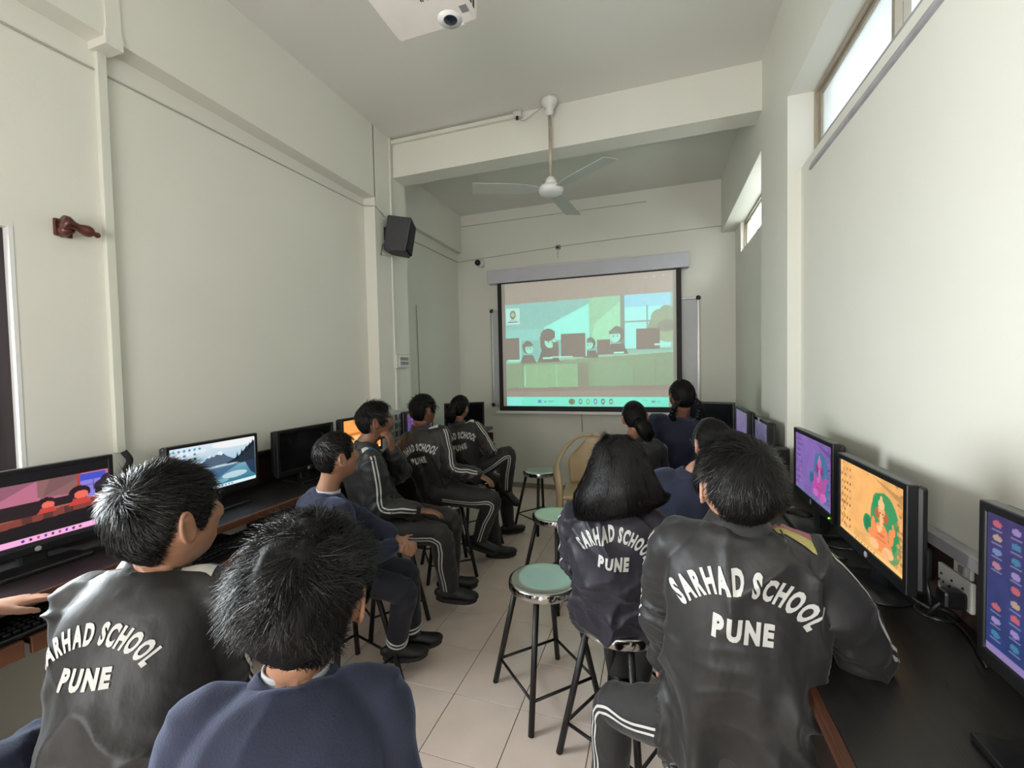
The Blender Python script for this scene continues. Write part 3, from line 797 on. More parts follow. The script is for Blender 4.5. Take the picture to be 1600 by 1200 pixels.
# sockets on the right back panel
sk = thing('socket_plate', 'white socket plate on the back panel of right desk', 'socket', (.684, 1.31, .875))
box_part('plate', (-.010, -.062, -.036), (0, .062, .036), 'white_plastic', sk, .003)
for y in (.045, .005, -.035):
    for dy, dz in ((0, .012), (-.008, -.006), (.008, -.006)):
        V_, F_ = ball((-.0105, y+dy, dz), .0032, 8, 6); link('pin_hole', np_mesh('pin_hole', V_, F_), 'screen_black', sk)
sw_ = thing('light_switch', 'small white switch above the socket plate on right desk', 'switch', (.684, 1.285, .928))
box_part('plate', (-.008, -.03, -.014), (0, .03, .014), 'white_plastic', sw_, .002); box_part('rocker', (-.012, -.012, -.009), (-.008, .006, .009), 'silver_plastic', sw_)
bx_ = thing('network_box', 'rounded dark grey box on the back panel beside the orange monitor', 'network box', (.684, 1.445, .885))
link('shell', bevel_mesh(MB().box((-.026, -.042, -.045), (0, .042, .045)).mesh('shell'), .014, 3), 'silver_plastic' if False else 'speaker_shell', bx_)
box_part('cover', (-.0275, -.034, -.036), (-.026, .034, .036), 'black_plastic', bx_)
pg = thing('power_plug', 'black power plug in the white socket plate on right desk', 'plug', (.674, 1.272, .862))
link('body', bevel_mesh(MB().box((-.045, -.018, -.02), (0, .02, .02)).mesh('body'), .007, 2), 'black_plastic', pg)
link('lead', np_mesh('lead', *loft(catmull(np.array([(-.04, 0, -.01), (-.055, .01, -.04), (-.045, .03, -.06), (-.028, .045, -.0618)]), 5), .0045, n=8, refine=1), True), 'black_plastic', pg)
cable('desk_cable', 'black cable arching from the grommet to the orange monitor', [(.645, 1.335, .80), (.64, 1.345, .86), (.645, 1.40, .905), (.63, 1.46, .90), (.60, 1.47, .88)], .0045, 'black_plastic')
cable('desk_cable', 'grey cable lying from the grommet toward the orange monitor base', [(.64, 1.325, .806), (.625, 1.37, .806), (.612, 1.42, .815), (.60, 1.45, .83)], .0035, 'wire')
cable('desk_cable', 'thin black cable on the desk beside the right edge monitor', [(.655, 1.30, .806), (.66, 1.26, .8055), (.65, 1.20, .8055), (.62, 1.10, .8055)], .0035, 'black_plastic')
cable('desk_cable', 'black cable in a coil under the purple monitor', [(.56, 1.60, .8045), (.52, 1.63, .8045), (.50, 1.68, .8045), (.53, 1.71, .8045), (.57, 1.69, .8045), (.60, 1.66, .815)], .0035, 'black_plastic')
cable('desk_cable', 'black leads bunched at the foot of the left wall conduit', [(-2.12, 1.20, 1.11), (-2.11, 1.215, 1.07), (-2.115, 1.20, 1.03), (-2.11, 1.19, .99), (-2.10, 1.18, .90), (-2.08, 1.16, .806)], .012, 'black_matte')

# ================================================================== MONITORS
def monitor(label, loc, rz, w, h, canvas, depth=.045, bez=.018, bot=.026, zc=1.0, logo=True, led=False, base='flat', group='computer monitors on the desks'):
    """loc: desk point under the screen; faces local -y"""
    t = thing('monitor', label, 'monitor', loc, rz, group)
    zc -= loc[2]; zb, zt = zc-h/2, zc+h/2
    # bezel ring
    ring = [(-w/2, zb), (w/2, zb), (w/2, zt), (-w/2, zt), (-w/2+bez, zb+bot), (w/2-bez, zb+bot), (w/2-bez, zt-bez), (-w/2+bez, zt-bez)]
    V = [(x, y, z) for y in (-.012, .012) for x, z in ring]; F = []
    for i in range(4):
        j = (i+1) % 4; F += [(i, j, 4+j, 4+i), (8+i, 12+i, 12+j, 8+j), (i, 8+i, 8+j, j), (4+i, 4+j, 12+j, 12+i)]
    me = np_mesh('bezel', np.array(V), F); bm = bmesh.new(); bm.from_mesh(me); bmesh.ops.recalc_face_normals(bm, faces=bm.faces); bm.to_mesh(me); bm.free()
    bevel_mesh(me, .003, 2, 60); link('bezel', me, 'black_plastic', t)
    sw, sh = w-2*bez, h-bez-bot
    if canvas is None:
        box_part('screen', (-sw/2, -.008, zb+bot), (sw/2, -.004, zt-bez), 'dark_screen', t)
    else:
        link('screen', canvas.mesh('screen', sw, sh, (0, -.0075, (zb+bot+zt-bez)/2)), 'monitor_picture', t)
    me = MB().box((-w/2+.004, .011, zb+.004), (w/2-.004, depth, zt-.004)).mesh('back_shell'); bevel_mesh(me, .010, 2); link('back_shell', me, 'black_plastic', t)
    if base == 'flat':
        me = MB().box((-.035, .010, .008), (.035, .042, zb+.08)).mesh('neck'); bevel_mesh(me, .006, 2); link('neck', me, 'black_plastic', t)
        me = slab_poly('base', [(-.115, -.075), (.115, -.075), (.10, .085), (-.10, .085)], 0, .014, 'black_plastic', t, .004)
    else:
        link('neck', MB().tube([(0, .03, .01), (0, .035, zb+.08)], .028, 14).mesh('neck', True), 'black_plastic', t)
        V_, F_ = MB().lathe([(0, 0), (.11, 0), (.112, .006), (.06, .018), (0, .022)], 28).arrays(); V_[:, 1] *= .8
        link('base', np_mesh('base', V_, F_, True), 'black_plastic', t)
    if logo:
        V_, F_ = MB().lathe([(0, 0), (.0085, 0), (.0085, .001), (0, .001)], 18).arrays()
        V_ = np.c_[V_[:, 0], -.012-V_[:, 2], V_[:, 1]+zb+bot*.5]; link('logo', np_mesh('logo', V_, F_), 'logo_grey', t)
    if led:
        V_, F_ = ball((w/2-.025, -.013, zb+bot*.5), .003, 8, 6); link('power_light', np_mesh('power_light', V_, F_), 'led', t)
    return t

def icons(c, x0, y1, nx, ny, dx, dy, pal, s=.4, al=.85, skip=.1):
    for i in range(nx):
        for j in range(ny):
            if RNG.random() < skip: continue
            col = pal[int(RNG.integers(len(pal)))]
            x, y = x0+dx*i, y1-dy*j
            c.ell(x, y, dx*s*.62, dy*s*.62, col, al); c.rect(x-dx*.28, y-dy*.48, x+dx*.28, y-dy*.40, (190, 190, 200), .45)

# picture 1: the same cartoon lesson in warm pink
c = Canvas(180, 102, (20, 14, 16))
c.rect(0, .20, 1, .86, (176, 104, 128)); c.poly([(.1, .50), (.52, .86), (0, .86), (0, .42)], (138, 86, 104)); c.poly([(.0, .42), (.1, .5), (.1, .86), (0, .86)], (128, 80, 98))
c.poly([(.52, .86), (.78, .86), (.78, .58), (.52, .62)], (132, 92, 92)); c.poly([(.55, .62), (.78, .80), (.78, .86), (.6, .86)], (116, 82, 84))
c.rect(.775, .50, .80, .86, (170, 62, 48)); c.rect(.80, .46, .98, .84, (128, 120, 205)); c.rect(.80, .74, .98, .84, (64, 76, 190)); c.rect(.80, .66, .98, .675, (70, 70, 120)); c.rect(.885, .58, .893, .76, (70, 70, 120))
for x, y, r in [(.95, .62, .06), (1., .70, .06), (.99, .54, .08)]: c.ell(x, y, r, r*1.5, (46, 38, 46))
c.poly([(0, .36), (1, .50), (1, .26), (0, .10)], (122, 60, 50)); c.poly([(.0, .34), (1, .48), (1, .505), (0, .365)], (165, 92, 84))
for x in (.42, .55, .68): c.rect(x, .18, x+.06, .43, (86, 46, 42))
c.poly([(0, .26), (1, .36), (1, .20), (0, .0)], (24, 18, 20))
c.rect(.28, .40, .53, .58, (36, 24, 26)); c.rect(.62, .46, .74, .57, (36, 24, 28)); c.rect(.90, .50, 1, .60, (26, 24, 30))
for x, y, s in [(.14, .50, 1.3), (.57, .53, .8), (.79, .58, 1.0)]:
    c.ell(x, y, .075*s, .10*s, (40, 20, 24)); c.ell(x+.01, y-.035*s, .05*s, .06*s, (222, 104, 88)); c.poly([(x-.08*s, y-.17*s), (x-.04*s, y-.08*s), (x+.05*s, y-.08*s), (x+.08*s, y-.17*s)], (190, 62, 56))
c.rect(0, 0, 1, .045, (30, 24, 28)); c.rect(0, .045, 1, .125, (232, 166, 210))
for i in range(9): c.ell(.42+.045*i, .085, .010, .018, [(50, 50, 150), (40, 40, 60), (150, 60, 90)][i % 3])
c.rect(0, .86, 1, 1, (12, 9, 10))
monitor('monitor at the left edge showing the cartoon lesson in pink', (-1.955, .845, DZ), rad(90), .44, .285, c, zc=.990, bez=.016, bot=.028)

# picture 2: lake and mountains
c = Canvas(190, 112, (120, 165, 200))
c.grad(0, .5, 1, 1, (150, 185, 205), (206, 216, 222)); c.grad(0, 0, 1, .5, (40, 105, 125), (120, 165, 185))
c.ell(.75, .93, .30, .09, (226, 226, 226), .9); c.ell(.2, .88, .2, .06, (214, 220, 224), .8)
c.poly([(.28, .52), (.42, .74), (.47, .69), (.55, .80), (.63, .66), (.74, .55), (.74, .5), (.28, .5)], (74, 92, 112))
c.poly([(.50, .74), (.55, .80), (.585, .74), (.56, .70), (.535, .72)], (216, 222, 226)); c.poly([(.395, .70), (.42, .74), (.445, .71), (.42, .68)], (206, 214, 220))
c.poly([(.62, .50), (.78, .62), (.90, .80), (1, .92), (1, .48), (.62, .48)], (30, 42, 54)); c.poly([(.30, .48), (1, .48), (1, .44), (.36, .46)], (38, 50, 60))
c.ell(.55, .47, .22, .022, (200, 214, 222), .8)
c.poly([(.30, .44), (.50, .20), (.60, .30), (.78, .44)], (58, 88, 120), .8); c.ell(.72, .22, .16, .07, (206, 220, 228), .75); c.ell(.50, .14, .14, .05, (150, 190, 205), .6)
c.poly([(.86, .44), (1, .44), (1, .10), (.93, .2)], (26, 38, 66), .85)
for i, x in enumerate((.76, .82, .88, .93, .97)): c.poly([(x-.018, .55+.06*i), (x, .72+.06*i), (x+.018, .55+.06*i)], (16, 24, 30))
icons(c, .04, .93, 6, 1, .055, .1, [(40, 130, 190), (60, 160, 200)], .42, .9, 0)
icons(c, .04, .83, 5, 7, .055, .095, [(40, 110, 170), (225, 230, 235), (20, 26, 34), (60, 90, 120), (230, 230, 230)], .42, .9, .2)
c.rect(0, 0, 1, .065, (206, 226, 240))
for i in range(8): c.ell(.40+.04*i, .034, .009, .016, (50, 70, 120))
monitor('monitor showing a blue mountain lake wallpaper on the left desk', (-1.950, 1.465, DZ), rad(90), .435, .262, c, zc=.992, bez=.014, bot=.034)
monitor('switched-off black monitor between lake and orange screens on left desk', (-1.95, 2.018, DZ), rad(90), .43, .255, None, zc=.985)

c = Canvas(60, 40, (236, 160, 84))
c.rect(.12, .55, 1, .62, (200, 110, 50)); c.rect(.2, .2, .9, .5, (250, 190, 120)); c.rect(.2, .1, .9, .18, (180, 90, 50)); c.rect(0, .0, 1, .05, (250, 200, 140))
monitor('monitor with a glowing orange screen behind the boy resting his chin', (-1.945, 2.520, DZ), rad(90), .43, .27, c, zc=.985)
c = Canvas(60, 40, (74, 56, 110)); c.noise(.3, 12, 2); icons(c, .06, .9, 8, 6, .12, .15, [(170, 70, 80), (70, 90, 180), (130, 110, 170)])
monitor('monitor with a purple desktop on the left desk by the pillar', (-1.88, 3.175, DZ), rad(90), .43, .25, c, zc=.98)
monitor('switched-off black monitor at the far end of the left desk', (-1.93, 4.18, DZ), rad(38), .43, .27, None, zc=.945, base='round')

# right desk: elephant-headed deity wallpaper in two tints, icon desktops
def ganesh(bg, green, body, hi, ink, bar, n=(150, 104)):
    c = Canvas(n[0], n[1], bg); c.noise(.10, 9, 5)
    c.ell(.35, .55, .30, .40, tuple(min(255, x*1.06) for x in bg), .5)
    c.ell(.74, .47, .20, .36, green, .9); c.ell(.66, .66, .09, .14, green, .8); c.ell(.86, .28, .10, .22, green, .7)
    c.ell(.50, .34, .075, .12, green); c.ell(.50, .34, .05, .09, tuple(x*.8 for x in green), .7)
    for k in range(26): c.ell(.90+.10*RNG.random(), RNG.random(), .012+.012*RNG.random(), .02, tuple(np.array(bg)*(.55+.3*RNG.random())), .6)
    for k in range(30): c.ell(.12*RNG.random(), RNG.random(), .014, .03, tuple(np.array(bg)*(.6+.3*RNG.random())), .5)
    c.poly([(.55, .98), (.98, .88), (.98, .80), (.75, .90)], tuple(np.array(bg)*.7), .6)
    dark = tuple(np.array(body)*.72)
    c.ell(.70, .20, .155, .11, body); c.ell(.70, .31, .10, .15, body)                    # lap, belly
    c.ell(.60, .15, .07, .06, hi); c.ell(.80, .15, .07, .06, hi); c.ell(.76, .10, .05, .07, tuple(np.array(hi)*.95))
    c.ell(.585, .36, .035, .12, body); c.ell(.55, .26, .045, .05, body)                  # left arms
    c.ell(.835, .36, .035, .10, body); c.ell(.87, .44, .022, .05, body); c.ell(.86, .50, .014, .03, body)
    c.ell(.70, .56, .065, .10, body); c.ell(.64, .55, .035, .07, dark); c.ell(.765, .55, .035, .07, dark)   # head, ears
    c.ell(.70, .68, .045, .06, hi); c.ell(.70, .755, .016, .03, hi)                      # crown
    c.ell(.705, .60, .05, .06, hi, .6)
    pts = [(.70, .53), (.705, .46), (.695, .39), (.67, .35), (.655, .38)]                # trunk
    for (a, b), (a2, b2) in zip(pts[:-1], pts[1:]):
        for t in np.linspace(0, 1, 7): c.ell(a+(a2-a)*t, b+(b2-b)*t, .020, .028, hi)
    for x in (.682, .722): c.ell(x, .575, .008, .010, ink)
    c.rect(.68, .635, .722, .643, ink, .6); c.rect(.65, .31, .75, .322, dark); c.rect(.63, .245, .77, .258, dark)
    c.ell(.70, .30, .06, .012, (210, 90, 60), .6)
    for k in range(5): c.ell(.93, .20+.13*k, .018, .026, tuple(np.minimum(255, np.array(body)*1.05)), .7)
    icons(c, .035, .90, 4, 9, .050, .10, [ink, (150, 60, 50), tuple(np.array(bg)*.6), ink], .34, .8, .18)
    c.rect(0, 0, 1, .045, bar)
    for k in range(7): c.ell(.3+.05*k, .022, .008, .013, tuple(np.array(bar)*.6))
    return c
c = ganesh((226, 168, 100), (40, 140, 86), (232, 138, 84), (244, 182, 128), (60, 36, 26), (246, 190, 120))
monitor('monitor with a bright orange deity wallpaper on the right desk', (.556, 1.43, DZ), rad(-90), .405, .262, c, depth=.034, zc=1.005, bez=.017, bot=.030, base='round')
c = ganesh((118, 92, 158), (58, 108, 140), (168, 74, 150), (186, 100, 168), (56, 36, 84), (110, 110, 160))
monitor('monitor with a purple deity wallpaper and green light on right desk', (.556, 1.885, DZ), rad(-90), .425, .27, c, depth=.030, zc=1.020, bez=.017, bot=.030, led=True)
c = Canvas(150, 104, (44, 42, 92)); c.grad(0, 0, 1, 1, (32, 52, 104), (58, 48, 92)); c.noise(.12, 14, 8)
icons(c, .055, .93, 9, 9, .105, .098, [(178, 120, 130), (190, 90, 96), (110, 130, 170), (180, 150, 120), (60, 120, 150), (150, 130, 180)], .40, .85, .08)
c.rect(0, 0, 1, .055, (130, 112, 160))
monitor('monitor with rows of icons on dark blue at the right picture edge', (.555, .775, DZ), rad(-90), .43, .285, c, depth=.03, zc=1.03, bez=.016, bot=.026)
def plain_desktop(a, b, seed):
    c = Canvas(60, 44, a); c.grad(0, 0, 1, 1, a, b); c.noise(.14, 12, seed); c.rect(0, 0, 1, .06, tuple(np.array(a)*1.25)); return c
mt = monitor('monitor with a slate blue desktop against the right pillar', (.560, 2.76, DZ), rad(-90), .375, .26, plain_desktop((62, 58, 96), (92, 90, 112), 3), zc=.985, depth=.032)
box_part('sticker', (-.03, -.0135, .285), (.0, -.0125, .318), 'print_white', mt)
monitor('monitor with a violet desktop farthest along the right desk', (.515, 3.06, DZ), rad(-90), .41, .26, plain_desktop((92, 84, 132), (112, 100, 128), 4), zc=1.015, depth=.032)
monitor('switched-off black monitor at the far corner of the right desk', (.47, 4.35, DZ), rad(-20), .40, .26, None, zc=.955, base='round')

def desk_speaker(label, loc, rz):
    t = thing('desktop_speaker', label, 'speaker', loc, rz, 'small speakers on the right desk')
    link('cabinet', bevel_mesh(MB().box((-.04, -.04, 0), (.04, .045, .20)).mesh('cabinet'), .008, 2), 'black_plastic', t)
    link('cone', MB().lathe([(0, 0), (.024, 0), (.028, .006), (0, .003)], 18).mesh('cone', True), 'speaker_grille', t).matrix_local = Matrix.Translation((0, -.041, .12)) @ Matrix.Rotation(rad(90), 4, 'X')
desk_speaker('small black speaker right of the slate blue monitor', (.58, 2.50, DZ), rad(-90))
desk_speaker('small black speaker right of the violet monitor', (.57, 2.62 + .22, DZ) if False else (.60, 3.33, DZ), rad(-90))

# mouse, keyboards
def mouse(label, loc, rz):
    t = thing('computer_mouse', label, 'mouse', loc, rz)
    V_, F_ = ball((0, 0, .008), (.030, .055, .026), 20, 14); V_[:, 2] = np.maximum(V_[:, 2], 0); V_[:, 2] *= 1-.25*np.clip(V_[:, 1]/.055, 0, 1)
    link('shell', np_mesh('shell', V_, F_, True), 'black_plastic', t)
    link('wheel', MB().tube([(-.004, .028, .026), (.004, .028, .026)], .008, 12).mesh('wheel', True), 'silver_plastic', t)
    link('lead', np_mesh('lead', *loft(catmull(np.array([(0, .05, .008), (.01, .09, .004), (.05, .12, .0035), (.10, .11, .0035)]), 5), .0022, n=6, refine=1), True), 'black_plastic', t)
mouse('black mouse lying on the right desk before the purple monitor', (.545, 2.02, DZ), rad(40))
def keyboard(label, loc, rz, group='black keyboards'):
    t = thing('keyboard', label, 'keyboard', loc, rz, group)
    link('tray_body', bevel_mesh(MB().box((-.22, -.075, 0), (.22, .075, .016)).mesh('tray_body'), .005, 2), 'black_plastic', t)
    km = bevel_mesh(MB().box((-.0082, -.0078, 0), (.0082, .0078, .007)).mesh('key'), .0025, 1)
    for r in range(5):
        for q in range(20): link('key', km, 'black_matte', t, (-.198+.0208*q, .055-.0265*r, .0155))
keyboard('black keyboard on the pulled-out tray left of the tracksuit boy', (-1.80, .82, .68), rad(90))
keyboard('black keyboard on the left tray beneath the mountain lake monitor', (-1.80, 1.43, .665), rad(90))

# ================================================================== STOOLS AND CHAIR
def make_stool():
    t = thing('stool', '', 'stool', group='steel-topped stools')
    link('seat', MB().lathe([(0, .513), (.10, .5135), (.138, .515), (.147, .512), (.151, .504), (.152, .482), (.148, .478), (.146, .482), (.146, .498), (0, .500)], 40).mesh('seat', True), 'steel_top', t)
    # rim band as its own bright part
    bmv = MB().lathe([(.1515, .508), (.1535, .500), (.1535, .480), (.1505, .476)], 40); V_, F_ = bmv.arrays()
    link('rim', np_mesh('rim', V_, [f for f in F_ if len(f) == 4], True), 'steel', t)
    for k in range(4):
        a = rad(90*k); ca, sa = math.cos(a), math.sin(a)
        link('leg', MB().tube([(.118*ca, .118*sa, .498), (.236*ca, .236*sa, 0.0)], .0125, 12).mesh('leg', True), 'black_iron', t)
        r0 = .236-.118*(.115/.498); a2 = rad(90*k+90)
        link('rung', MB().tube([(r0*ca, r0*sa, .115), (r0*math.cos(a2), r0*math.sin(a2), .115)], .006, 8).mesh('rung', True), 'black_iron', t)
    return t
st0 = make_stool()
STOOLS = [
 ('empty steel stool nearest the camera with teal screen reflection on its seat', -.473, 1.80, 0),
 ('empty steel stool half hidden by the long-haired girl', -.60, 2.63, 12),
 ('empty steel stool farthest back beside the beige chair', -1.00, 3.74, 8),
 ('steel stool under the long-haired girl', -.13, 1.60, 18),
 ('steel stool under the boy leaning on the right desk', .155, 1.08, 20),
 ('steel stool under the small boy in navy with clasped hands', -1.335, 1.575, 28),
 ('steel stool under the boy resting his chin on his hand', -1.48, 2.11, 10),
 ('steel stool under the boy with his hand on his knee', -1.42, 2.74, -8),
 ('steel stool under the ponytail girl with crossed legs', -1.44, 3.27, 5),
 ('steel stool under the left foreground boy in grey tracksuit', -.905, .49, 10),
 ('steel stool under the foreground boy in navy sweater', -.485, .41, 0),
 ('steel stool under the girl with low ponytail and hairband', -.13, 2.93, 0),
 ('steel stool under the girl with braids', .06, 3.30, 14),
 ('steel stool under the pupil in navy beside the right desk', .06, 2.02, 0),
 ('steel stool at the left picture edge under the pupil touching the desk', -1.27, .27, 0),
]
for i, (lb, x, y, r) in enumerate(STOOLS):
    o = st0 if i == 0 else copy_tree(st0)
    o.location = (x, y, 0); o.rotation_euler = (0, 0, rad(r)); o['label'] = lb

ch = thing('plastic_chair', 'beige moulded plastic armchair standing before the back wall', 'chair', (-.50, 3.52, 0), rad(6))
for s in (-1, 1):
    P_ = [(0, .23, .845), (s*.13, .225, .825), (s*.225, .18, .745), (s*.275, .08, .665), (s*.285, -.08, .625), (s*.265, -.19, .585), (s*.245, -.225, .46), (s*.25, -.245, .22), (s*.262, -.27, 0)]
    R_ = [(.026, .014), (.026, .014), (.028, .016), (.034, .016), (.036, .016), (.034, .018), (.03, .02), (.026, .02), (.022, .018)]
    V_, F_ = loft(P_, R_, n=12, refine=5); link('arm', np_mesh('arm', V_, F_, True), 'chair_plastic', ch)
    V_, F_ = loft([(s*.20, .19, .43), (s*.215, .24, .2), (s*.235, .30, 0)], [(.026, .022), (.024, .02), (.02, .018)], n=10, refine=4); link('leg', np_mesh('leg', V_, F_, True), 'chair_plastic', ch)
n_, m_ = 16, 12; V_ = []
for th in (0, .006):
    for j in range(m_+1):
        v = j/m_
        for i in range(n_+1):
            u = i/n_*2-1
            hw = (.185+.03*math.sin(v*math.pi*.6))*(1-.95*max(0, v-.55)**2/.45**2*.55)
            zt = .44+v*(.39-.085*abs(u)**2.5)
            V_.append((u*hw, .185+.035*v-.05*u*u*(1-.3*v)+th+.02*(1-v)*0, zt))
F_ = []; W = n_+1; off = W*(m_+1)
for j in range(m_):
    for i in range(n_):
        a = j*W+i; F_.append((a, a+1, a+W+1, a+W)); b = a+off; F_.append((b, b+W, b+W+1, b+1))
for i in range(n_): F_.append((i, off+i, off+i+1, i+1)); a = m_*W+i; F_.append((a, a+1, off+a+1, off+a))
for j in range(m_): a = j*W; F_.append((a, a+W, off+a+W, off+a)); a = j*W+n_; F_.append((a, off+a, off+a+W, a+W))
link('backrest', np_mesh('backrest', np.array(V_), F_, True), 'chair_plastic', ch)
link('seat', bevel_mesh(MB().box((-.235, -.245, .405), (.235, .20, .44)).mesh('seat'), .016, 3), 'chair_plastic', ch)
# ================================================================== PEOPLE
def head_surface(d):
    """head shape for unit directions d (x right, y face, z up); metres for a child's head"""
    d = np.asarray(d, float); x, y, z = d.T
    zs = np.where(z > 0, .106, .112)
    k = 1/np.sqrt((x/.073)**2+(y/.093)**2+(z/zs)**2); p = d*k[:, None]
    X, Y, Z = p.T.copy()
    zz = np.clip(-Z/.112, 0, 1)
    X *= 1-.34*sstep(zz, .25, 1.0)
    Y = np.where(Y < 0, Y*(1-.50*sstep(zz, .15, .95)), Y)
    Y = np.where(Y > 0, Y*(1+.30*sstep(zz, .35, .85)), Y)
    Y = np.where(Y < 0, Y*(1+.05*sstep(Z, -.02, .05)), Y)
    fr = sstep(y, .15, .55)
    g = lambda cx, cz, sx, sz: np.exp(-((np.abs(X)-cx)/sx)**2-((Z-cz)/sz)**2)
    Y += fr*(.004*g(.02, .030, .03, .012) - .010*g(.031, .010, .016, .012))
    ridge_ = sstep(Z, .030, -.022)*sstep(Z, -.044, -.030)
    Y += fr*(.024*ridge_*np.exp(-(X/.0105)**2)+.007*np.exp(-((np.abs(X)-.012)/.008)**2-((Z+.031)/.010)**2))
    Y += fr*(.0065*g(0, -.052, .020, .0055)+.0075*g(0, -.065, .018, .0060)-.005*g(0, -.0585, .022, .0028)-.003*g(0, -.078, .02, .007)+.006*g(0, -.098, .022, .014))
    Y += fr*.003*g(.040, -.030, .02, .02)
    return np.c_[X, Y, Z]

def sphere_grid(nu, nv):
    th = np.linspace(0, math.pi, nv+1)[1:-1]; ph = np.arange(nu)*2*math.pi/nu
    D = [[0, 0, 1.0]]
    for t in th:
        for p in ph: D.append([math.sin(t)*math.sin(p), math.sin(t)*math.cos(p), math.cos(t)])
    D.append([0, 0, -1.0]); D = np.array(D); F = []
    for j in range(nu):
        j2 = (j+1) % nu; F.append((0, 1+j2, 1+j))
        for i in range(nv-2): F.append((1+i*nu+j, 1+i*nu+j2, 1+(i+1)*nu+j2, 1+(i+1)*nu+j))
        b = 1+(nv-2)*nu; F.append((len(D)-1, b+j, b+j2))
    return D, F

def ear(sx):
    """ear (V, F pieces) in head space"""
    mb = MB(); t = np.linspace(0, 2*math.pi, 15)[:-1]
    pts = np.c_[np.zeros_like(t), .0165*np.cos(t)*(1-.15*np.sin(t)), .030*np.sin(t)]
    pts = np.vstack([pts, pts[:1]])
    P_ = []
    for q in pts:
        a = rad(24); yy = q[1]; P_.append((sx*(.0735+.004+.0165*math.sin(a)-yy*math.sin(a)), -.012+yy*math.cos(a)*1.0, -.002+q[2]-yy*.25))
    mb.tube(P_, .0052, 8)
    for k in (.2, .6):
        V_, F_ = ball((sx*.0745, -.010, -.004), (.007, .014, .026), 10, 8); mb.add(V_, F_)
    V_, F_ = ball((sx*.0765, -.005, -.026), (.006, .008, .009), 10, 8); mb.add(V_, F_)
    return mb

def hairline(az):
    """height of the hair edge above the ear level for azimuth az (0 front .. pi back), short cut"""
    d = np.degrees(az)
    return np.interp(d, [0, 35, 52, 62, 80, 88, 96, 116, 128, 145, 180], [.060, .056, .038, -.006, -.022, .000, .030, .024, -.038, -.066, -.076])

def rot_head(yaw, pitch, roll):
    """columns: right, face, up of a head that looks along yaw (clockwise from +y), pitch up, roll to its right"""
    R = Matrix.Rotation(-yaw, 3, 'Z') @ Matrix.Rotation(pitch, 3, 'X') @ Matrix.Rotation(roll, 3, 'Y')
    return np.array(R)

def ik(a, t, l1, l2, pole):
    a, t, pole = (np.asarray(q, float) for q in (a, t, pole)); d = t-a; L = np.linalg.norm(d); u = d/L
    L2 = min(L, (l1+l2)*.995); t = a+u*L2
    x = (l1*l1-l2*l2+L2*L2)/(2*L2); h = math.sqrt(max(l1*l1-x*x, 0)); p = pole-u*np.dot(pole, u)
    return a+u*x+unit(p)*h, t

def hand_parts(mb, w, d, nrm, s, right, curl=.5, spread=1.0, thick=1.0):
    """palm, four fingers and a thumb added to mb. w wrist, d finger direction, nrm palm normal (out of the palm)"""
    d = unit(d); nrm = unit(np.asarray(nrm, float)-d*np.dot(nrm, d)); sd = np.cross(d, nrm)*(1 if right else -1)   # towards the thumb
    L = .078*s
    V_, F_ = loft([w-d*.01, w+d*L*.35, w+d*L*.8, w+d*L*1.02], [(.024*s, .016*s), (.034*s, .0155*s), (.037*s, .0125*s), (.034*s, .009*s)], n=14, refine=3, side=sd); mb.add(V_, F_)
    lens = [.066, .074, .069, .054]
    for i in range(4):
        off = (.0285-.019*i)*s; b = w+d*(L*.93-abs(i-1.3)*.004*s)+sd*off
        fd = unit(d+sd*(.10-.07*i)*spread); pts = [b-fd*.012*s, b]; a = curl*.55; cur = b; l = lens[i]*s
        for q, fr in enumerate((.45, .31, .24)):
            dd = unit(fd*math.cos(a)+nrm*math.sin(a)); cur = cur+dd*l*fr; pts.append(cur); a += curl*.75
        r = .0083*s*thick; V_, F_ = loft(pts, [r, r, r*.95, r*.88, r*.62], n=10, refine=3); mb.add(V_, F_)
    b = w+d*L*.28+sd*.026*s; td = unit(d*.62+sd*.72+nrm*.25)
    pts = [b-td*.012*s, b+td*.022*s, b+td*.046*s+d*.006*s, b+td*.060*s+d*.022*s+nrm*.004*s]
    V_, F_ = loft(pts, [.0125*s, .0115*s, .0095*s, .0065*s], n=10, refine=3); mb.add(V_, F_)

def project_decal(P, N, bvh, lift, dist=.35, back=None):
    """drop points P along -N onto a clothing surface"""
    out = []; N = Vector(N).normalized()
    for p in P:
        o = Vector(p)+N*dist
        hit, nor, _, _ = bvh.ray_cast(o, -N, dist*2.2)
        if hit is None:
            hit, nor, _, _ = bvh.find_nearest(Vector(p))
        out.append(np.array(hit)+np.array(nor)*lift)
    return np.array(out)

def strands(P, Dr, Nn, length, width, curl=.35, nseg=4, grav=0.0, wav=0.0, seed=0):
    """hair ribbons: roots P, directions Dr, normals Nn"""
    r = np.random.default_rng(seed); n = len(P)
    L = length*(.65+.7*r.random(n)); step = (L/nseg)[:, None]
    side = np.cross(Dr, Nn); side /= np.linalg.norm(side, axis=1)[:, None]+1e-9
    side = side+Nn*(r.random(n)[:, None]-.5)*1.2; side /= np.linalg.norm(side, axis=1)[:, None]
    cur = P.copy(); d = Dr.copy(); V = np.zeros((n, nseg+1, 2, 3)); bend = (r.random((n, 3))-.5)*wav
    for k in range(nseg+1):
        w = width*(1-.82*k/nseg)
        V[:, k, 0] = cur-side*w/2; V[:, k, 1] = cur+side*w/2
        d = d-Nn*curl/nseg+bend+np.array([0, 0, -grav/nseg]); d /= np.linalg.norm(d, axis=1)[:, None]
        cur = cur+d*step
    base = (np.arange(n)*(nseg+1)*2)[:, None]; F = []
    for k in range(nseg): F.append(np.concatenate([base+2*k, base+2*k+1, base+2*k+3, base+2*k+2], axis=1))
    return V.reshape(-1, 3), np.concatenate(F)

def quads(F):
    return np.array([f if len(f) == 4 else (f[0], f[1], f[2], f[2]) for f in F])

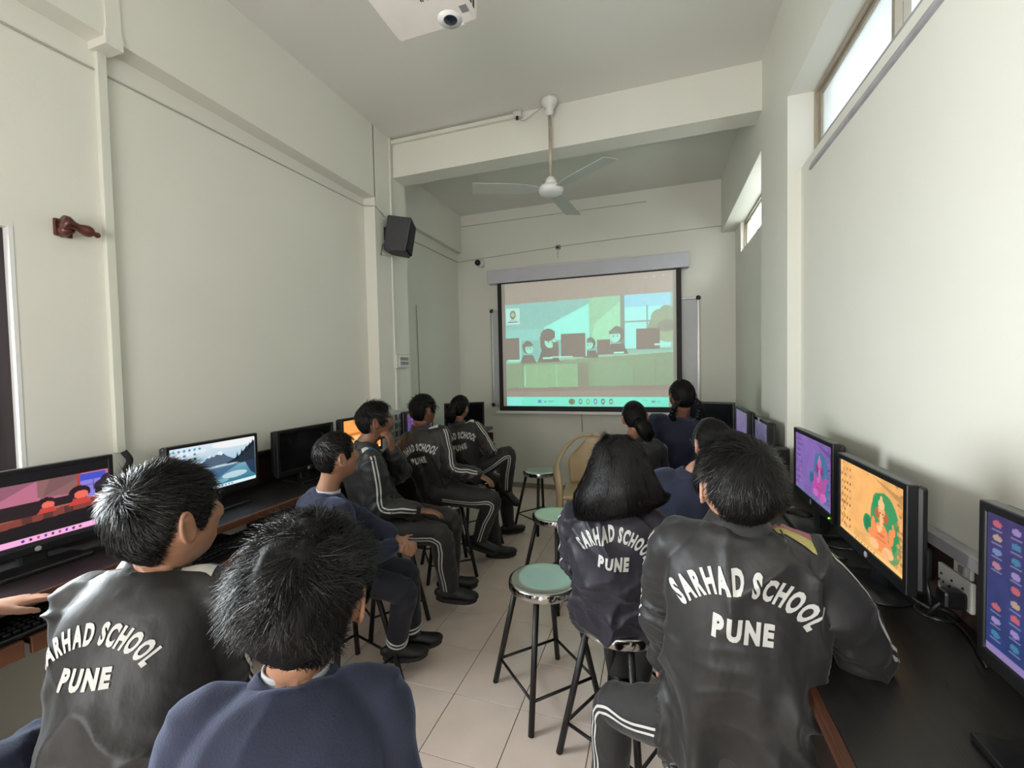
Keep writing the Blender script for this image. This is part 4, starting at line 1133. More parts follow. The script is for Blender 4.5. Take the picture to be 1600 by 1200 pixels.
def add_hair(root, base, R, c, s, style, near, seed, thick=.012, mname='hair', part=None, strand_n=None, lenm=1.0, fluffy=1.0, hug=.7, liftm=1.0):
    """cap of hair plus strands; everything in one 'hair' mesh"""
    nu, nv = (96, 72) if near else (56, 42)
    D, F = sphere_grid(nu, nv); Hs = head_surface(D)
    az = np.abs(np.arctan2(D[:, 0], D[:, 1])); hl = hairline(az)
    if style in ('girl', 'long'):
        hl = np.interp(np.degrees(az), [0, 30, 55, 75, 95, 115, 135, 180], [.060, .055, .035, .005, .010, -.02, -.06, -.075])
    edge = Hs[:, 2]-hl+(vnoise(D*14, seed)-.5)*.012
    m = sstep(edge, -.006, .016)
    th = thick*(.55+.45*sstep(Hs[:, 2], -.05, .06))*(1+.25*sstep(-Hs[:, 1], .0, .08))
    if style == 'boy_flat': th = thick*(.35+.65*sstep(Hs[:, 2], -.01, .07))
    th = th*(1+(.30*fluffy)*(vnoise(D*7, seed+3)-.5)+(.15*fluffy)*(vnoise(D*17, seed+4)-.5))
    off = np.where(m > 0, m*th-(1-m)*.004, -.006)
    Vc = Hs+D*off[:, None]
    mb_V = [Vc]; mb_F = [quads(F)]; nV = len(Vc); mi = [np.zeros(len(F), np.int32)]
    r = np.random.default_rng(seed)
    # roots on the cap
    n = strand_n or (9000 if near else 3000)
    cand = r.normal(size=(n*4, 3)); cand /= np.linalg.norm(cand, axis=1)[:, None]
    ch = head_surface(cand); ca = np.abs(np.arctan2(cand[:, 0], cand[:, 1]))
    hl2 = hairline(ca) if style not in ('girl', 'long') else np.interp(np.degrees(ca), [0, 30, 55, 75, 95, 115, 135, 180], [.060, .055, .035, .005, .010, -.02, -.06, -.075])
    ok = ch[:, 2] > hl2-.002+.008*r.random(len(ch)); cand, ch = cand[ok][:n], ch[ok][:n]
    tt = thick*(.55+.45*sstep(ch[:, 2], -.05, .06))
    if style == 'boy_flat': tt = thick*(.35+.65*sstep(ch[:, 2], -.01, .07))
    P0 = ch+cand*(tt*(.80+.42*r.random(len(tt))))[:, None]
    whorl = unit(np.array([.15, -.62, .78]))
    if style in ('girl', 'long'): whorl = unit(np.array([.0, .25, 1.0]))
    fl = cand-whorl; fl -= cand*np.sum(fl*cand, axis=1)[:, None]; fl /= np.linalg.norm(fl, axis=1)[:, None]+1e-9
    swirl = np.cross(cand, fl)*.35
    front = sstep(cand[:, 1], -.2, .6)[:, None]
    if style == 'girl':     # combed back to the tie
        tgt = np.array([0, -.10, -.02]); fl = tgt-P0; fl -= cand*np.sum(fl*cand, axis=1)[:, None]; fl /= np.linalg.norm(fl, axis=1)[:, None]+1e-9; swirl = swirl*0
    fq = 34 if near else 26
    swf = np.c_[vnoise(ch*fq, seed+31), vnoise(ch*fq+7.7, seed+32), vnoise(ch*fq+3.1, seed+33)]-.5      # locks: neighbouring hairs lean the same way
    jit = (r.random(fl.shape)-.5)*(.35 if style != 'girl' else .2)+swf*(1.9*fluffy if style != 'girl' else .3)
    lift = (.42*liftm*sstep(ch[:, 2], -.02, .07)*fluffy+.05)[:, None] if style != 'girl' else .03
    Dr = fl+swirl+jit+cand*lift; Dr /= np.linalg.norm(Dr, axis=1)[:, None]
    ln = (.030 if near else .028)*lenm*(.5+.5*sstep(ch[:, 2], -.06, .05)) if style != 'girl' else .045*np.ones(len(ch))
    Vs, Fs = strands(P0, Dr, cand, ln, .0015 if near else .0026, curl=hug, nseg=4 if near else 3, wav=.25*fluffy, seed=seed+1)
    mb_V.append(Vs); mb_F.append(Fs+nV); nV += len(Vs); mi.append(np.ones(len(Fs), np.int32))
    # eyebrows
    nb = 90 if near else 40; bx = np.r_[r.uniform(.012, .050, nb), -r.uniform(.012, .050, nb)]
    bd = np.c_[bx, np.full(2*nb, .088), .029-.10*(np.abs(bx)-.03)**2/.03+r.normal(0, .0016, 2*nb)]; bd /= np.linalg.norm(bd, axis=1)[:, None]
    bp = head_surface(bd); bdr = np.c_[np.sign(bx), np.zeros(2*nb), .15*np.ones(2*nb)]; bdr /= np.linalg.norm(bdr, axis=1)[:, None]
    Vs, Fs = strands(bp+bd*.0012, bdr, bd, .010*np.ones(2*nb), .0018, nseg=2, curl=.2, seed=seed+9); mb_V.append(Vs); mb_F.append(Fs+nV); nV += len(Vs); mi.append(np.ones(len(Fs), np.int32))
    extra = []
    if style == 'long':
        extra.append(dict(P=[(0, .000, .112), (0, -.004, .088), (0, -.012, .045), (0, -.024, -.010), (0, -.034, -.055), (0, -.040, -.090), (.006, -.042, -.116), (.008, -.042, -.124)],
                          R=[(.030, .035), (.068, .072), (.090, .090), (.112, .102), (.134, .108), (.148, .102), (.144, .088), (.10, .05)], n=15000, w=.0024, wave=.014, tips=.16))
    if style == 'pony':
        pass
    if part: extra += part
    for e in extra:
        nn_ = 150 if near else 24
        V_, F_ = loft(e['P'], e['R'], n=nn_, refine=8 if near else 5, side=(1, 0, 0))
        cen = np.c_[np.zeros(len(V_)), np.full(len(V_), np.mean([q[1] for q in e['P']])), V_[:, 2]]; rad_ = V_-cen; ra = np.arctan2(rad_[:, 0], rad_[:, 1])
        gq = np.c_[np.cos(ra)*9+np.sin(V_[:, 2]*30+3*vnoise(V_*9, seed))*.22, np.sin(ra)*9, V_[:, 2]*3]
        rad_ /= np.linalg.norm(rad_, axis=1)[:, None]+1e-6
        V_ = V_+rad_*((ridge(gq, seed)-.5)*.016+(ridge(gq*2.3, seed+2)-.5)*.010+(vnoise(V_*30, seed)-.5)*.006)[:, None]
        mb_V.append(V_); mb_F.append(quads(F_)+nV); nV += len(V_); mi.append(np.zeros(len(F_), np.int32))
        C = catmull(np.hstack([np.array(e['P'], float), np.array(e['R'], float).reshape(len(e['P']), -1) if np.ndim(e['R'][0]) else np.c_[e['R'], e['R']]]), 6)
        k = len(C); ns = e['n'] if near else e['n']//3; nseg = 7
        ang = r.random(ns)*2*math.pi; t0 = r.random(ns)*.75; span = .18+.28*r.random(ns); sc = .985+.085*r.random(ns)**1.5; flare = .22*(r.random(ns)-.35)
        T = np.gradient(C[:, :3], axis=0); T /= np.linalg.norm(T, axis=1)[:, None]
        Vv = np.zeros((ns, nseg+1, 2, 3)); ph = r.random(ns)*6.28; wv = e.get('wave', .005)
        for q in range(nseg+1):
            tr_ = t0+span*q/nseg; t = np.clip(tr_, 0, 1)*(k-1); i0 = np.minimum(t.astype(int), k-2); f = (t-i0)[:, None]
            Cc = C[i0]*(1-f)+C[i0+1]*f; Tt = T[i0]
            S = np.array([1.0, 0, 0])-Tt*Tt[:, :1]; S /= np.linalg.norm(S, axis=1)[:, None]; Dp = np.cross(S, Tt)
            aa = ang+wv*8*np.sin(ph+t*1.3)
            rr = sc[:, None]+(flare[:, None]*sstep(tr_, .6, 1.1)[:, None] if e.get('tips') else 0)
            Pp = Cc[:, :3]+(Cc[:, 3]*np.cos(aa))[:, None]*S*rr+(Cc[:, 4]*np.sin(aa))[:, None]*Dp*rr
            if e.get('tips'): Pp[:, 2] -= np.maximum(tr_-1, 0)*e['tips']
            ds = -np.sin(aa)[:, None]*S+np.cos(aa)[:, None]*Dp
            w = e['w']*(1 if near else 1.8)*(1-.75*q/nseg)
            Vv[:, q, 0] = Pp-ds*w/2; Vv[:, q, 1] = Pp+ds*w/2
        base_ = (np.arange(ns)*(nseg+1)*2)[:, None]
        Fs = np.concatenate([np.concatenate([base_+2*q, base_+2*q+1, base_+2*q+3, base_+2*q+2], axis=1) for q in range(nseg)])
        mb_V.append(Vv.reshape(-1, 3)); mb_F.append(Fs+nV); nV += ns*(nseg+1)*2; mi.append(np.ones(len(Fs), np.int32))
    V = np.concatenate(mb_V)*s @ R.T+c-base; Fq = np.concatenate(mb_F)
    hm = np_mesh('hair', V, Fq, True); o = link('hair', hm, ['hair_under', mname], root); o['kind'] = 'stuff'
    hm.polygons.foreach_set('material_index', np.concatenate(mi)); hm.update()
    return o

LOGO = ('SARHAD SCHOOL', 'PUNE')
def back_print(parent, bvh, base, O, U, Vv, N, s=1.0, wide=.30, hgt=.050, arc=.155, mname='print_white'):
    """arched school name above the town, each letter a print on the cloth; O is the centre of the lower word's top"""
    widths = []
    for ch_ in LOGO[0]: widths.append(.36 if ch_ == ' ' else glyph(ch_, .05)[2]+.13)
    tot = sum(widths); sz = hgt/.73; k = wide/(tot*sz)      # horizontal squeeze
    x = 0
    for ch_, w in zip(LOGO[0], widths):
        if ch_ != ' ':
            G, Fg, adv = glyph(ch_, .05); mid = (x+w/2)/tot-.5; a = mid*wide/arc
            gx = (G[:, 0]-adv/2)*sz*k; gy = G[:, 1]*sz
            rr = arc+gy; aa = a+gx/arc
            u = rr*np.sin(aa)*s; v = (rr*np.cos(aa)-arc)*s
            P_ = O+u[:, None]*U+(v+.042*s)[:, None]*Vv
            P_ = project_decal(P_, N, bvh, .0022)
            link('letter', np_mesh('letter', P_-base, Fg), mname, parent)
        x += w
    widths = [glyph(ch_, .06)[2]+.14 for ch_ in LOGO[1]]; tot = sum(widths); sz = .046/.73; k = .128/(tot*sz); x = 0
    for ch_, w in zip(LOGO[1], widths):
        G, Fg, adv = glyph(ch_, .06)
        u = ((x+w/2-tot/2)+(G[:, 0]-adv/2))*sz*k*s; v = (G[:, 1]*sz-.046-.012)*s
        P_ = project_decal(O+u[:, None]*U+v[:, None]*Vv, N, bvh, .0022)
        link('letter', np_mesh('letter', P_-base, Fg), mname, parent); x += w

def ribbon(parent, name, bvh, base, path, outdir, width, m, lift=.002, shift=0.0, n=40):
    """flat stripe laid on cloth along path, seen from direction outdir (array or per-point)"""
    P_ = catmull(np.asarray(path, float), max(2, n//max(1, len(path)-1))); T = np.gradient(P_, axis=0); T /= np.linalg.norm(T, axis=1)[:, None]+1e-9
    L_, R_ = [], []
    for p, t in zip(P_, T):
        o = unit(np.asarray(outdir, float)-t*np.dot(outdir, t)); sd = np.cross(t, o)
        for arr, q in ((L_, shift-width/2), (R_, shift+width/2)):
            st = Vector(p+o*.18+sd*q); hit, nor, _, _ = bvh.ray_cast(st, Vector(-o), .30)
            if hit is None: hit, nor, _, _ = bvh.find_nearest(Vector(p+o*.06+sd*q))
            arr.append(np.array(hit)+np.array(nor)*lift)
    V_ = np.array(L_+R_)-base; k = len(L_)
    F_ = [(i, i+1, k+i+1, k+i) for i in range(k-1)]
    return link(name, np_mesh(name, V_, F_, True), m, parent)

def patch(parent, name, bvh, base, poly, N, m, lift=.002, step=.012):
    """flat coloured panel given as a 3-d polygon, cut fine and laid on the cloth along -N"""
    bm = bmesh.new(); f = bm.faces.new([bm.verts.new(p) for p in poly])
    c = np.mean(poly, axis=0)
    a1 = unit(np.asarray(poly[1])-np.asarray(poly[0])); nn = unit(N); a2 = unit(np.cross(nn, a1))
    for ax in (a1, a2):
        t = [np.dot(np.asarray(p), ax) for p in poly]
        x = min(t)+step
        while x < max(t):
            bmesh.ops.bisect_plane(bm, geom=bm.verts[:]+bm.edges[:]+bm.faces[:], plane_co=Vector(ax*x), plane_no=Vector(ax)); x += step
    bm.verts.index_update(); P_ = np.array([v.co for v in bm.verts]); F_ = [tuple(v.index for v in f.verts) for f in bm.faces]; bm.free()
    P_ = project_decal(P_, N, bvh, lift, dist=.2)
    return link(name, np_mesh(name, P_-base, F_, True), m, parent)

def bvh_of(me, base):
    V = np.zeros(len(me.vertices)*3, np.float32); me.vertices.foreach_get('co', V); V = V.reshape(-1, 3)+base
    return BVHTree.FromPolygons([tuple(v) for v in V.tolist()], [tuple(p.vertices) for p in me.polygons])

def shoe(root, base, ankle, fd, up, s, right):
    fd = unit(fd); up = unit(np.asarray(up, float)-fd*np.dot(up, fd)); sd = np.cross(fd, up)
    o = ankle-up*.082*s
    xs = [-.072, -.062, -.035, .01, .06, .105, .145, .165, .172]
    hw = [.012, .026, .033, .034, .039, .043, .040, .028, .010]; hh = [.016, .030, .034, .037, .031, .024, .021, .017, .008]
    mb = MB(); V_, F_ = loft([o+fd*x*s+up*(h+.012)*s for x, h in zip(xs, hh)], [(w*s, h*s) for w, h in zip(hw, hh)], n=18, refine=3, side=sd, ex=2.4); mb.add(V_, F_)
    V_, F_ = loft([o+up*.03*s-fd*.012*s, ankle+up*.012*s-fd*.016*s], [(.034*s, .042*s), (.033*s, .040*s)], n=16, refine=3, side=sd); mb.add(V_, F_)
    me, V, N = remesh(*mb.arrays(), .0055 if s else .006, 3); set_co(me, V-base); sh_ = link('shoe', me, 'shoe_black', root)
    n = 22; out = []
    for i in range(n):
        a = 2*math.pi*i/n; x = .05+.122*math.cos(a); w = np.interp(x, xs, hw)*1.08+.003
        out.append(o+fd*x*s+sd*w*math.copysign(abs(math.sin(a))**.8, math.sin(a))*s)
    out = np.array(out); V_ = np.vstack([out, out+up*.022*s])-base
    F_ = [tuple(range(n))[::-1], tuple(range(n, 2*n))]+[(i, (i+1) % n, (i+1) % n+n, i+n) for i in range(n)]
    link('sole', np_mesh('sole', V_, F_), 'shoe_sole', sh_)

BW = {}
def person(label, hip, c7, head, yaw, hyaw, hpitch=0, hroll=0, s=1.0, outfit='track', skin='skin_b', hair='boy', near=False, cloth=None,
           RA=None, LA=None, RL=None, LL=None, hands=(None, None), pyaw=None, seed=1, text=True, panel=None, thick=.014, hairmat='hair',
           hairparts=None, stripes=True, fold=1.0, face=False, glasses=False, lenm=1.0, fluffy=1.0, headscale=1.0, shrug=0.0, shw=.150, bulk=1.0, txt=None, name='person', legs=True, hairopt=None, shirt=True):
    hip, c7, head = (np.asarray(q, float) for q in (hip, c7, head)); base = np.array([hip[0], hip[1], 0.0])
    root = thing(name, label, 'person', base, 0, 'pupils watching the screen')
    f0 = np.array([math.sin(rad(yaw)), math.cos(rad(yaw)), 0]); up = unit(c7-hip); f = unit(f0-up*np.dot(f0, up)); r = np.cross(f, up)
    py = yaw if pyaw is None else pyaw; pf = np.array([math.sin(rad(py)), math.cos(rad(py)), 0]); pr = np.cross(pf, np.array([0, 0, 1.0]))
    L = np.linalg.norm(c7-hip)
    spine = lambda t: hip+(c7-hip)*t-f*.028*s*math.sin(math.pi*min(max(t, 0), 1))
    # ---- arms
    A = {}
    for k, sg, spec in (('R', 1, RA), ('L', -1, LA)):
        sh = c7-up*(.062-shrug)*s+r*sg*shw*s+f*.012*s
        if spec is None: spec = (hip+pf*.22*s+pr*sg*.07*s+np.array([0, 0, .05]), -f*.4+r*sg*.5-up*.4)
        el, wr = ik(sh, spec[0], .255*s, .225*s, np.asarray(spec[1], float)); A[k] = (sh, el, wr)
    # ---- legs
    G = {}
    for k, sg, spec in (('R', 1, RL), ('L', -1, LL)):
        hj = hip+pr*sg*.078*s
        if spec is None: spec = (np.array([*(hip+pf*.36*s+pr*sg*.10*s)[:2], .09]), pf*.8+np.array([0, 0, .8]), pf)
        kn, an = ik(hj, spec[0], .385*s, .375*s, np.asarray(spec[1], float)); G[k] = (hj, kn, an, np.asarray(spec[2], float))
    R = rot_head(rad(hyaw), rad(hpitch), rad(hroll)); hs = s*headscale
    vox = .0052 if near else .0088
    # ---- body: one surface from head to ankles
    mb = MB(); D, Fh = sphere_grid(72, 54); Hv = head_surface(D)*hs @ R.T+head; mb.add(Hv, Fh)
    for sx in (-1, 1):
        em = ear(sx)
        for V_ in em.V: V_[:] = V_*hs @ R.T+head
        mb.add(*em.arrays())
    nb = head+R @ np.array([0, -.022, -.062])*hs
    V_, F_ = loft([c7-up*.05*s+f*.02*s, c7+f*.022*s+up*.012*s, (c7+f*.02*s+nb)/2+up*.005*s, nb], [(.075*s, .06*s), (.055*s, .055*s), (.049*s, .051*s), (.049*s, .055*s)], n=20, refine=4, side=r); mb.add(V_, F_)
    T_ = [(-.12, .12, .085), (.05, .145, .10), (.3, .13, .088), (.6, .142, .092), (.82, .145, .088), (.93, .11, .07), (1.0, .065, .055)]
    V_, F_ = loft([spine(t) for t, _, _ in T_], [(a*s, b*s) for _, a, b in T_], n=20, refine=4, side=r); mb.add(V_, F_)
    for k in 'RL':
        sh, el, wr = A[k]
        V_, F_ = loft([c7-up*.055*s+(sh-c7+up*.05*s)*.45, sh, (sh+el)/2, el, el*.45+wr*.55, wr], [.045*s, .046*s, .038*s, .033*s, .030*s, (.022*s)], n=14, refine=4); mb.add(V_, F_)
        h = hands[0 if k == 'R' else 1] or {}
        d = np.asarray(h.get('d', unit(wr-el)), float); nn = np.asarray(h.get('n', (0, 0, -1)), float)
        hand_parts(mb, wr, d, nn, s*1.02, k == 'R', h.get('curl', .45), h.get('spread', 1.0))
        hj, kn, an, fd = G[k]
        if legs:
            V_, F_ = loft([hj, (hj+kn)/2, kn, kn*.6+an*.4, an, an-np.array([0, 0, .03])], [.070*s, .060*s, .048*s, .045*s, .030*s, .03*s], n=14, refine=4); mb.add(V_, F_)
    me, V, N = remesh(*mb.arrays(), vox*.86, 1, .35); set_co(me, V-base); link('body', me, skin, root)
    # ---- upper garment
    inf = .016*s*bulk; jac = 'jacket' if outfit == 'track' else 'sweater'
    cl = cloth or ('track_grey' if outfit == 'track' else 'navy_knit')
    mb = MB()
    T_ = [(-.19, .150, .115), (-.10, .166, .125), (.04, .168, .122), (.22, .155, .110), (.45, .156, .108), (.66, .160, .106), (.82, .158, .100), (.91, .136, .086), (.965, .100, .070), (1.01, .066, .058)]
    V_, F_ = loft([spine(t) for t, _, _ in T_], [((a*bulk)*s+inf*.5, b*bulk*s+inf*.5) for _, a, b in T_], n=28, refine=4, side=r, ex=2.25); mb.add(V_, F_)
    for k, sg in (('R', 1), ('L', -1)):
        sh, el, wr = A[k]; ar = unit(wr-el)
        q = [c7-up*.050*s+(sh-c7+up*.05*s)*.30, sh+up*.004*s, sh*.62+el*.38, sh*.25+el*.75, el, el*.62+wr*.38, el*.22+wr*.78, wr-ar*.012, wr+ar*.004]
        RR = [.050, .064, .062, .057, .055, .052, .049, .041, .033]
        V_, F_ = loft(q, [x*s*bulk for x in RR], n=18, refine=4); mb.add(V_, F_)
    me, V, N = remesh(*mb.arrays(), .0058 if near else .009, 6 if near else 4, .5)
    # cloth folds: long drapes down the trunk, cross creases at elbows and waist
    loc = V-hip; u = loc@r; v = loc@up; w_ = loc@f
    trunk = sstep(.215*s-np.abs(u), 0, .05)
    q1 = np.c_[u*14+2.4*vnoise(np.c_[u*5, v*5, w_*5], seed+2), v*2.6, w_*12]; q2 = np.c_[u*7, v*16+3*vnoise(np.c_[u*6, v*6, w_*6], seed+5), w_*7]
    q3 = V*34
    am = (.0165 if outfit == 'track' else .0085)*fold*s
    rg = lambda q, sd_: ridge(q, sd_)**1.6
    disp = am*trunk*(1.5*rg(q1, seed)-.40)*(.45+.55*sstep(.40*s-v, -.02, .25))
    q4 = np.c_[(u*.8+v*.6)*13+2*vnoise(V*5, seed+11), (v*.8-u*.6)*4, w_*9]; q5 = np.c_[(u*.8-v*.6)*12+2*vnoise(V*6, seed+12), (v*.8+u*.6)*4, w_*9]
    disp += am*.85*(rg(q4, seed+13)-.25)*sstep(vnoise(V*4.2, seed+14), .45, .75)+am*.85*(rg(q5, seed+15)-.25)*sstep(vnoise(V*4.2+9, seed+16), .45, .75)
    disp += am*.9*(rg(q2, seed+1)-.30)*(.15+.85*sstep(np.abs(v-.02*s), .14*s, .0)+.5*sstep(np.abs(u), .13*s, .2*s))
    disp += .0022*fold*(vnoise(q3, seed+7)-.5)
    for k in 'RL':
        sh, el, wr = A[k]; dd = np.linalg.norm(V-el, axis=1); ax = (V-el)@unit(wr-sh)
        disp += .0075*s*fold*sstep(.13*s-dd, 0, .09*s)*(np.sin(ax*150+6*vnoise(V*16, seed))*.5)
    V = V+N*disp[:, None]; set_co(me, V-base)
    jk = link(jac, me, cl, root); bv = bvh_of(me, base)
    # collar
    if outfit == 'track':
        prof = [(.060, -.016), (.0585, .012), (.056, .034), (.059, .041), (.065, .036), (.074, .012), (.084, -.012), (.086, -.018), (.080, -.016), (.068, .012)]
    else:
        prof = [(.070, -.022), (.062, .004), (.058, .016), (.062, .022), (.069, .017), (.079, .0), (.090, -.018), (.084, -.022)]
    nseg = 40; V_ = []; cc = c7+f*.024*s-up*.004*s; cup = unit(up*.8+unit(nb-c7)*.6); cf = unit(f-cup*np.dot(f, cup)); cr = np.cross(cf, cup)
    for i in range(nseg):
        a = rad(26)+(2*math.pi-rad(52))*i/(nseg-1)
        for q, z in prof:
            V_.append(cc+cf*math.cos(a)*q*s*1.02+cr*math.sin(a)*q*s*1.08+cup*(z-.016*max(0, math.cos(a))+.003*math.sin(a*5+seed))*s)
    kq = len(prof); F_ = []
    for i in range(nseg-1):
        for j in range(kq): j2 = (j+1) % kq; F_.append((i*kq+j, i*kq+j2, (i+1)*kq+j2, (i+1)*kq+j))
    F_ += [tuple(range(kq))[::-1], tuple((nseg-1)*kq+j for j in range(kq))]
    V_ = np.array(V_); link('collar', np_mesh('collar', V_-base, F_, True), cl, jk)
    if outfit == 'navy' and shirt:     # shirt collar and sweater edge inside the neck
        for nm, q0, q1_, z0, z1, mm in (('shirt_collar', .0545, .0575, -.01, .029, 'shirt_stripe'),):
            V_ = []
            for i in range(nseg):
                a = rad(30)+(2*math.pi-rad(60))*i/(nseg-1)
                for q, z in ((q0, z0), (q0-.001, z1), (q1_, z1), (q1_, z0)): V_.append(cc+cf*math.cos(a)*q*s*1.02+cr*math.sin(a)*q*s*1.06+cup*z*s)
            F_ = [(i*4+j, i*4+(j+1) % 4, (i+1)*4+(j+1) % 4, (i+1)*4+j) for i in range(nseg-1) for j in range(4)]+[(3, 2, 1, 0), tuple((nseg-1)*4+j for j in range(4))]
            link(nm, np_mesh(nm, np.array(V_)-base, F_, True), mm, root)
    # print on the back
    if outfit == 'track' and text:
        tx = dict(t=.60, du=0.0, s=1.0, rot=0.0); tx.update(txt or {})
        O = spine(tx['t'])+r*tx['du']; ro = rad(tx['rot']); U_ = r*math.cos(ro)+up*math.sin(ro); V2 = -r*math.sin(ro)+up*math.cos(ro)
        back_print(jk, bv, base, O, U_, V2, -f, s=s*tx['s'])
    # sleeve stripes
    if outfit == 'track' and stripes:
        for k, sg in (('R', 1), ('L', -1)):
            sh, el, wr = A[k]; outv = unit(r*sg*.9+up*.35-f*.05) if not isinstance(stripes, dict) else np.asarray(stripes.get(k, r*sg))
            for sft in (-.009, .009):
                ribbon(jk, 'stripe', bv, base, [sh+up*.02*s-(el-sh)*.02, sh*.5+el*.5, el, el*.5+wr*.5, wr-unit(wr-el)*.03], outv, .008*s, 'stripe_white', shift=sft*s)
    if panel:
        for k, sg in panel.get('sides', (('R', 1),)):
            sh = A[k][0]; o = c7-up*.02*s
            a_, b_ = panel['cols']
            # yoke panels over the front of the shoulder
            p = lambda al, fw: o+(sh-o)*al+f*fw*s+up*.03
            N_ = unit(up*.95+f*.2)
            patch(jk, 'shoulder_panel', bv, base, [p(.50, .006), p(1.04, -.004), p(1.04, .044), p(.48, .052)], N_, a_)
            patch(jk, 'shoulder_panel', bv, base, [p(.56, -.024), p(1.08, -.040), p(1.04, -.004), p(.50, .006)], N_, b_)
    # ---- trousers
    if legs:
        tm = cloth_t = 'track_trouser' if outfit == 'track' else 'navy_trouser'
        mb = MB()
        V_, F_ = loft([hip-np.array([0, 0, .085*s]), hip-np.array([0, 0, .03*s]), hip+np.array([0, 0, .05*s]), hip+np.array([0, 0, .10*s])], [(.13*s, .10*s), (.165*s, .125*s), (.160*s, .115*s), (.145*s, .10*s)], n=24, refine=3, side=pr); mb.add(V_, F_)
        for k in 'RL':
            hj, kn, an, fd = G[k]; e = unit(an-kn)
            V_, F_ = loft([hj-unit(kn-hj)*.03, hj+(kn-hj)*.25, hj+(kn-hj)*.7, kn, kn+(an-kn)*.3, kn+(an-kn)*.7, an-e*.035, an+e*.012], [.088*s, .086*s, .073*s, .066*s, .066*s, .061*s, .056*s, .054*s], n=18, refine=4); mb.add(V_, F_)
        me, V, N = remesh(*mb.arrays(), .0085 if near else .0105, 4, .5)
        dsp = .006*s*(ridge(np.c_[V[:, 0]*13, V[:, 1]*13, V[:, 2]*7], seed+20)-.4)+.003*(vnoise(V*30, seed+21)-.5)
        for k in 'RL': dsp += .008*s*sstep(.13*s-np.linalg.norm(V-G[k][1], axis=1), 0, .1*s)*np.sin(V@unit(G[k][2]-G[k][0])*120)*.5
        V = V+N*dsp[:, None]; set_co(me, V-base); tr = link('trousers', me, tm, root)
        if outfit == 'navy':
            for k in 'RL':
                hj, kn, an, fd = G[k]; e = unit(an-kn)
                for q in (.050, .030):
                    V_, F_ = loft([an-e*(q+.004), an-e*(q-.004)], [.0605*s, .0600*s], n=20, refine=1); link('cuff_stripe', np_mesh('cuff_stripe', V_-base, F_, True), 'stripe_white', tr)
        if outfit == 'track':
            bt = bvh_of(me, base)
            for k, sg in (('R', 1), ('L', -1)):
                hj, kn, an, fd = G[k]; nrm_ = np.cross(unit(kn-hj), unit(an-kn)); nrm_ = unit(nrm_) if np.linalg.norm(nrm_) > .2 else pr
                ov = nrm_ if np.dot(nrm_, pr*sg) > 0 else -nrm_
                for sft in (-.008, .008):
                    ribbon(tr, 'stripe', bt, base, [hj+(kn-hj)*.12, hj*.4+kn*.6, kn+unit(kn-(hj+an)/2)*.012, kn*.5+an*.5, an-unit(an-kn)*.02], ov, .007*s, 'stripe_white', shift=sft*s)
        for k in 'RL':
            hj, kn, an, fd = G[k]; shin = unit(kn-an)
            V_, F_ = loft([an-shin*.03, an+shin*.035], [.034*s, .035*s], n=14, refine=2); link('sock', np_mesh('sock', V_-base, F_, True), 'sock', root)
            shoe(root, base, an, fd[:3], shin*.5+np.array([0, 0, 1.0])*(.8 if len(fd) == 3 else 0), s, k == 'R')
    # ---- head details
    add_hair(root, base, R, head, hs, hair, near, seed, thick=thick, mname=hairmat, part=hairparts, lenm=lenm, fluffy=fluffy, **(hairopt or {}))
    if face:
        for sx in (-1, 1):
            cE = np.array([sx*.031, .0655, .0095])
            V_, F_ = ball(cE, .0118, 14, 10); link('eye', np_mesh('eye', V_*hs @ R.T+head-base, F_, True), 'eye_white', root)
            V_, F_ = ball(cE+np.array([0, .0072, 0]), .0060, 10, 8); link('iris', np_mesh('iris', V_*hs @ R.T+head-base, F_, True), 'iris', root)
    if glasses:
        mb = MB()
        for sx in (-1, 1):
            t = np.linspace(0, 2*math.pi, 21); mb.tube(np.c_[sx*.033+.024*np.cos(t), np.full(21, .100)-.10*(np.abs(sx*.033+.024*np.cos(t)))**2*6, .008+.018*np.sin(t)], .0016, 6)
            mb.tube([(sx*.057, .096, .014), (sx*.077, .06, .014), (sx*.079, -.005, .012), (sx*.076, -.022, -.006)], .0018, 6)
        mb.tube([(-.009, .103, .012), (0, .106, .014), (.009, .103, .012)], .0016, 6)
        V_, F_ = mb.arrays(); link('glasses', np_mesh('glasses', V_*hs @ R.T+head-base, F_, True), 'black_plastic', root)['kind'] = 'stuff'
    BW[label] = dict(A=A, G=G, head=head, R=R, hs=hs, base=base, root=root, f=f, r=r, up=up)
    return root
# ------------------------------------------------------------------ the pupils
a3 = lambda *q: np.array(q, float)
BLUE = dict(cols=('panel_blue', 'panel_cream'))
# right foreground boy leaning on the desk
person('boy in grey tracksuit jacket leaning his elbow on the right desk, back to camera', (.158, 1.045, .60), (.162, 1.02, 1.062), (.166, 1.045, 1.155),
       yaw=8, hyaw=-14, hpitch=2, s=.86, headscale=1.10, skin='skin_pale', near=True, seed=3, shw=.148, fold=1.7,
       RA=((.33, 1.22, .85), (.8, -.6, -.9)), LA=((.02, 1.22, .64), (-.7, -.6, -.2)),
       LL=((-.15, 1.27, .12), (-.6, .5, .3), (-.1, 1, 0)), RL=((.17, 1.42, .09), (.1, .8, .8), (.1, 1, 0)),
       panel=dict(cols=('panel_red', 'panel_yellow'), sides=(('R', 1),)), thick=.016, txt=dict(t=.755, du=.010, rot=-4, s=1.0), fluffy=.5, hairopt=dict(strand_n=12000, hug=.5))
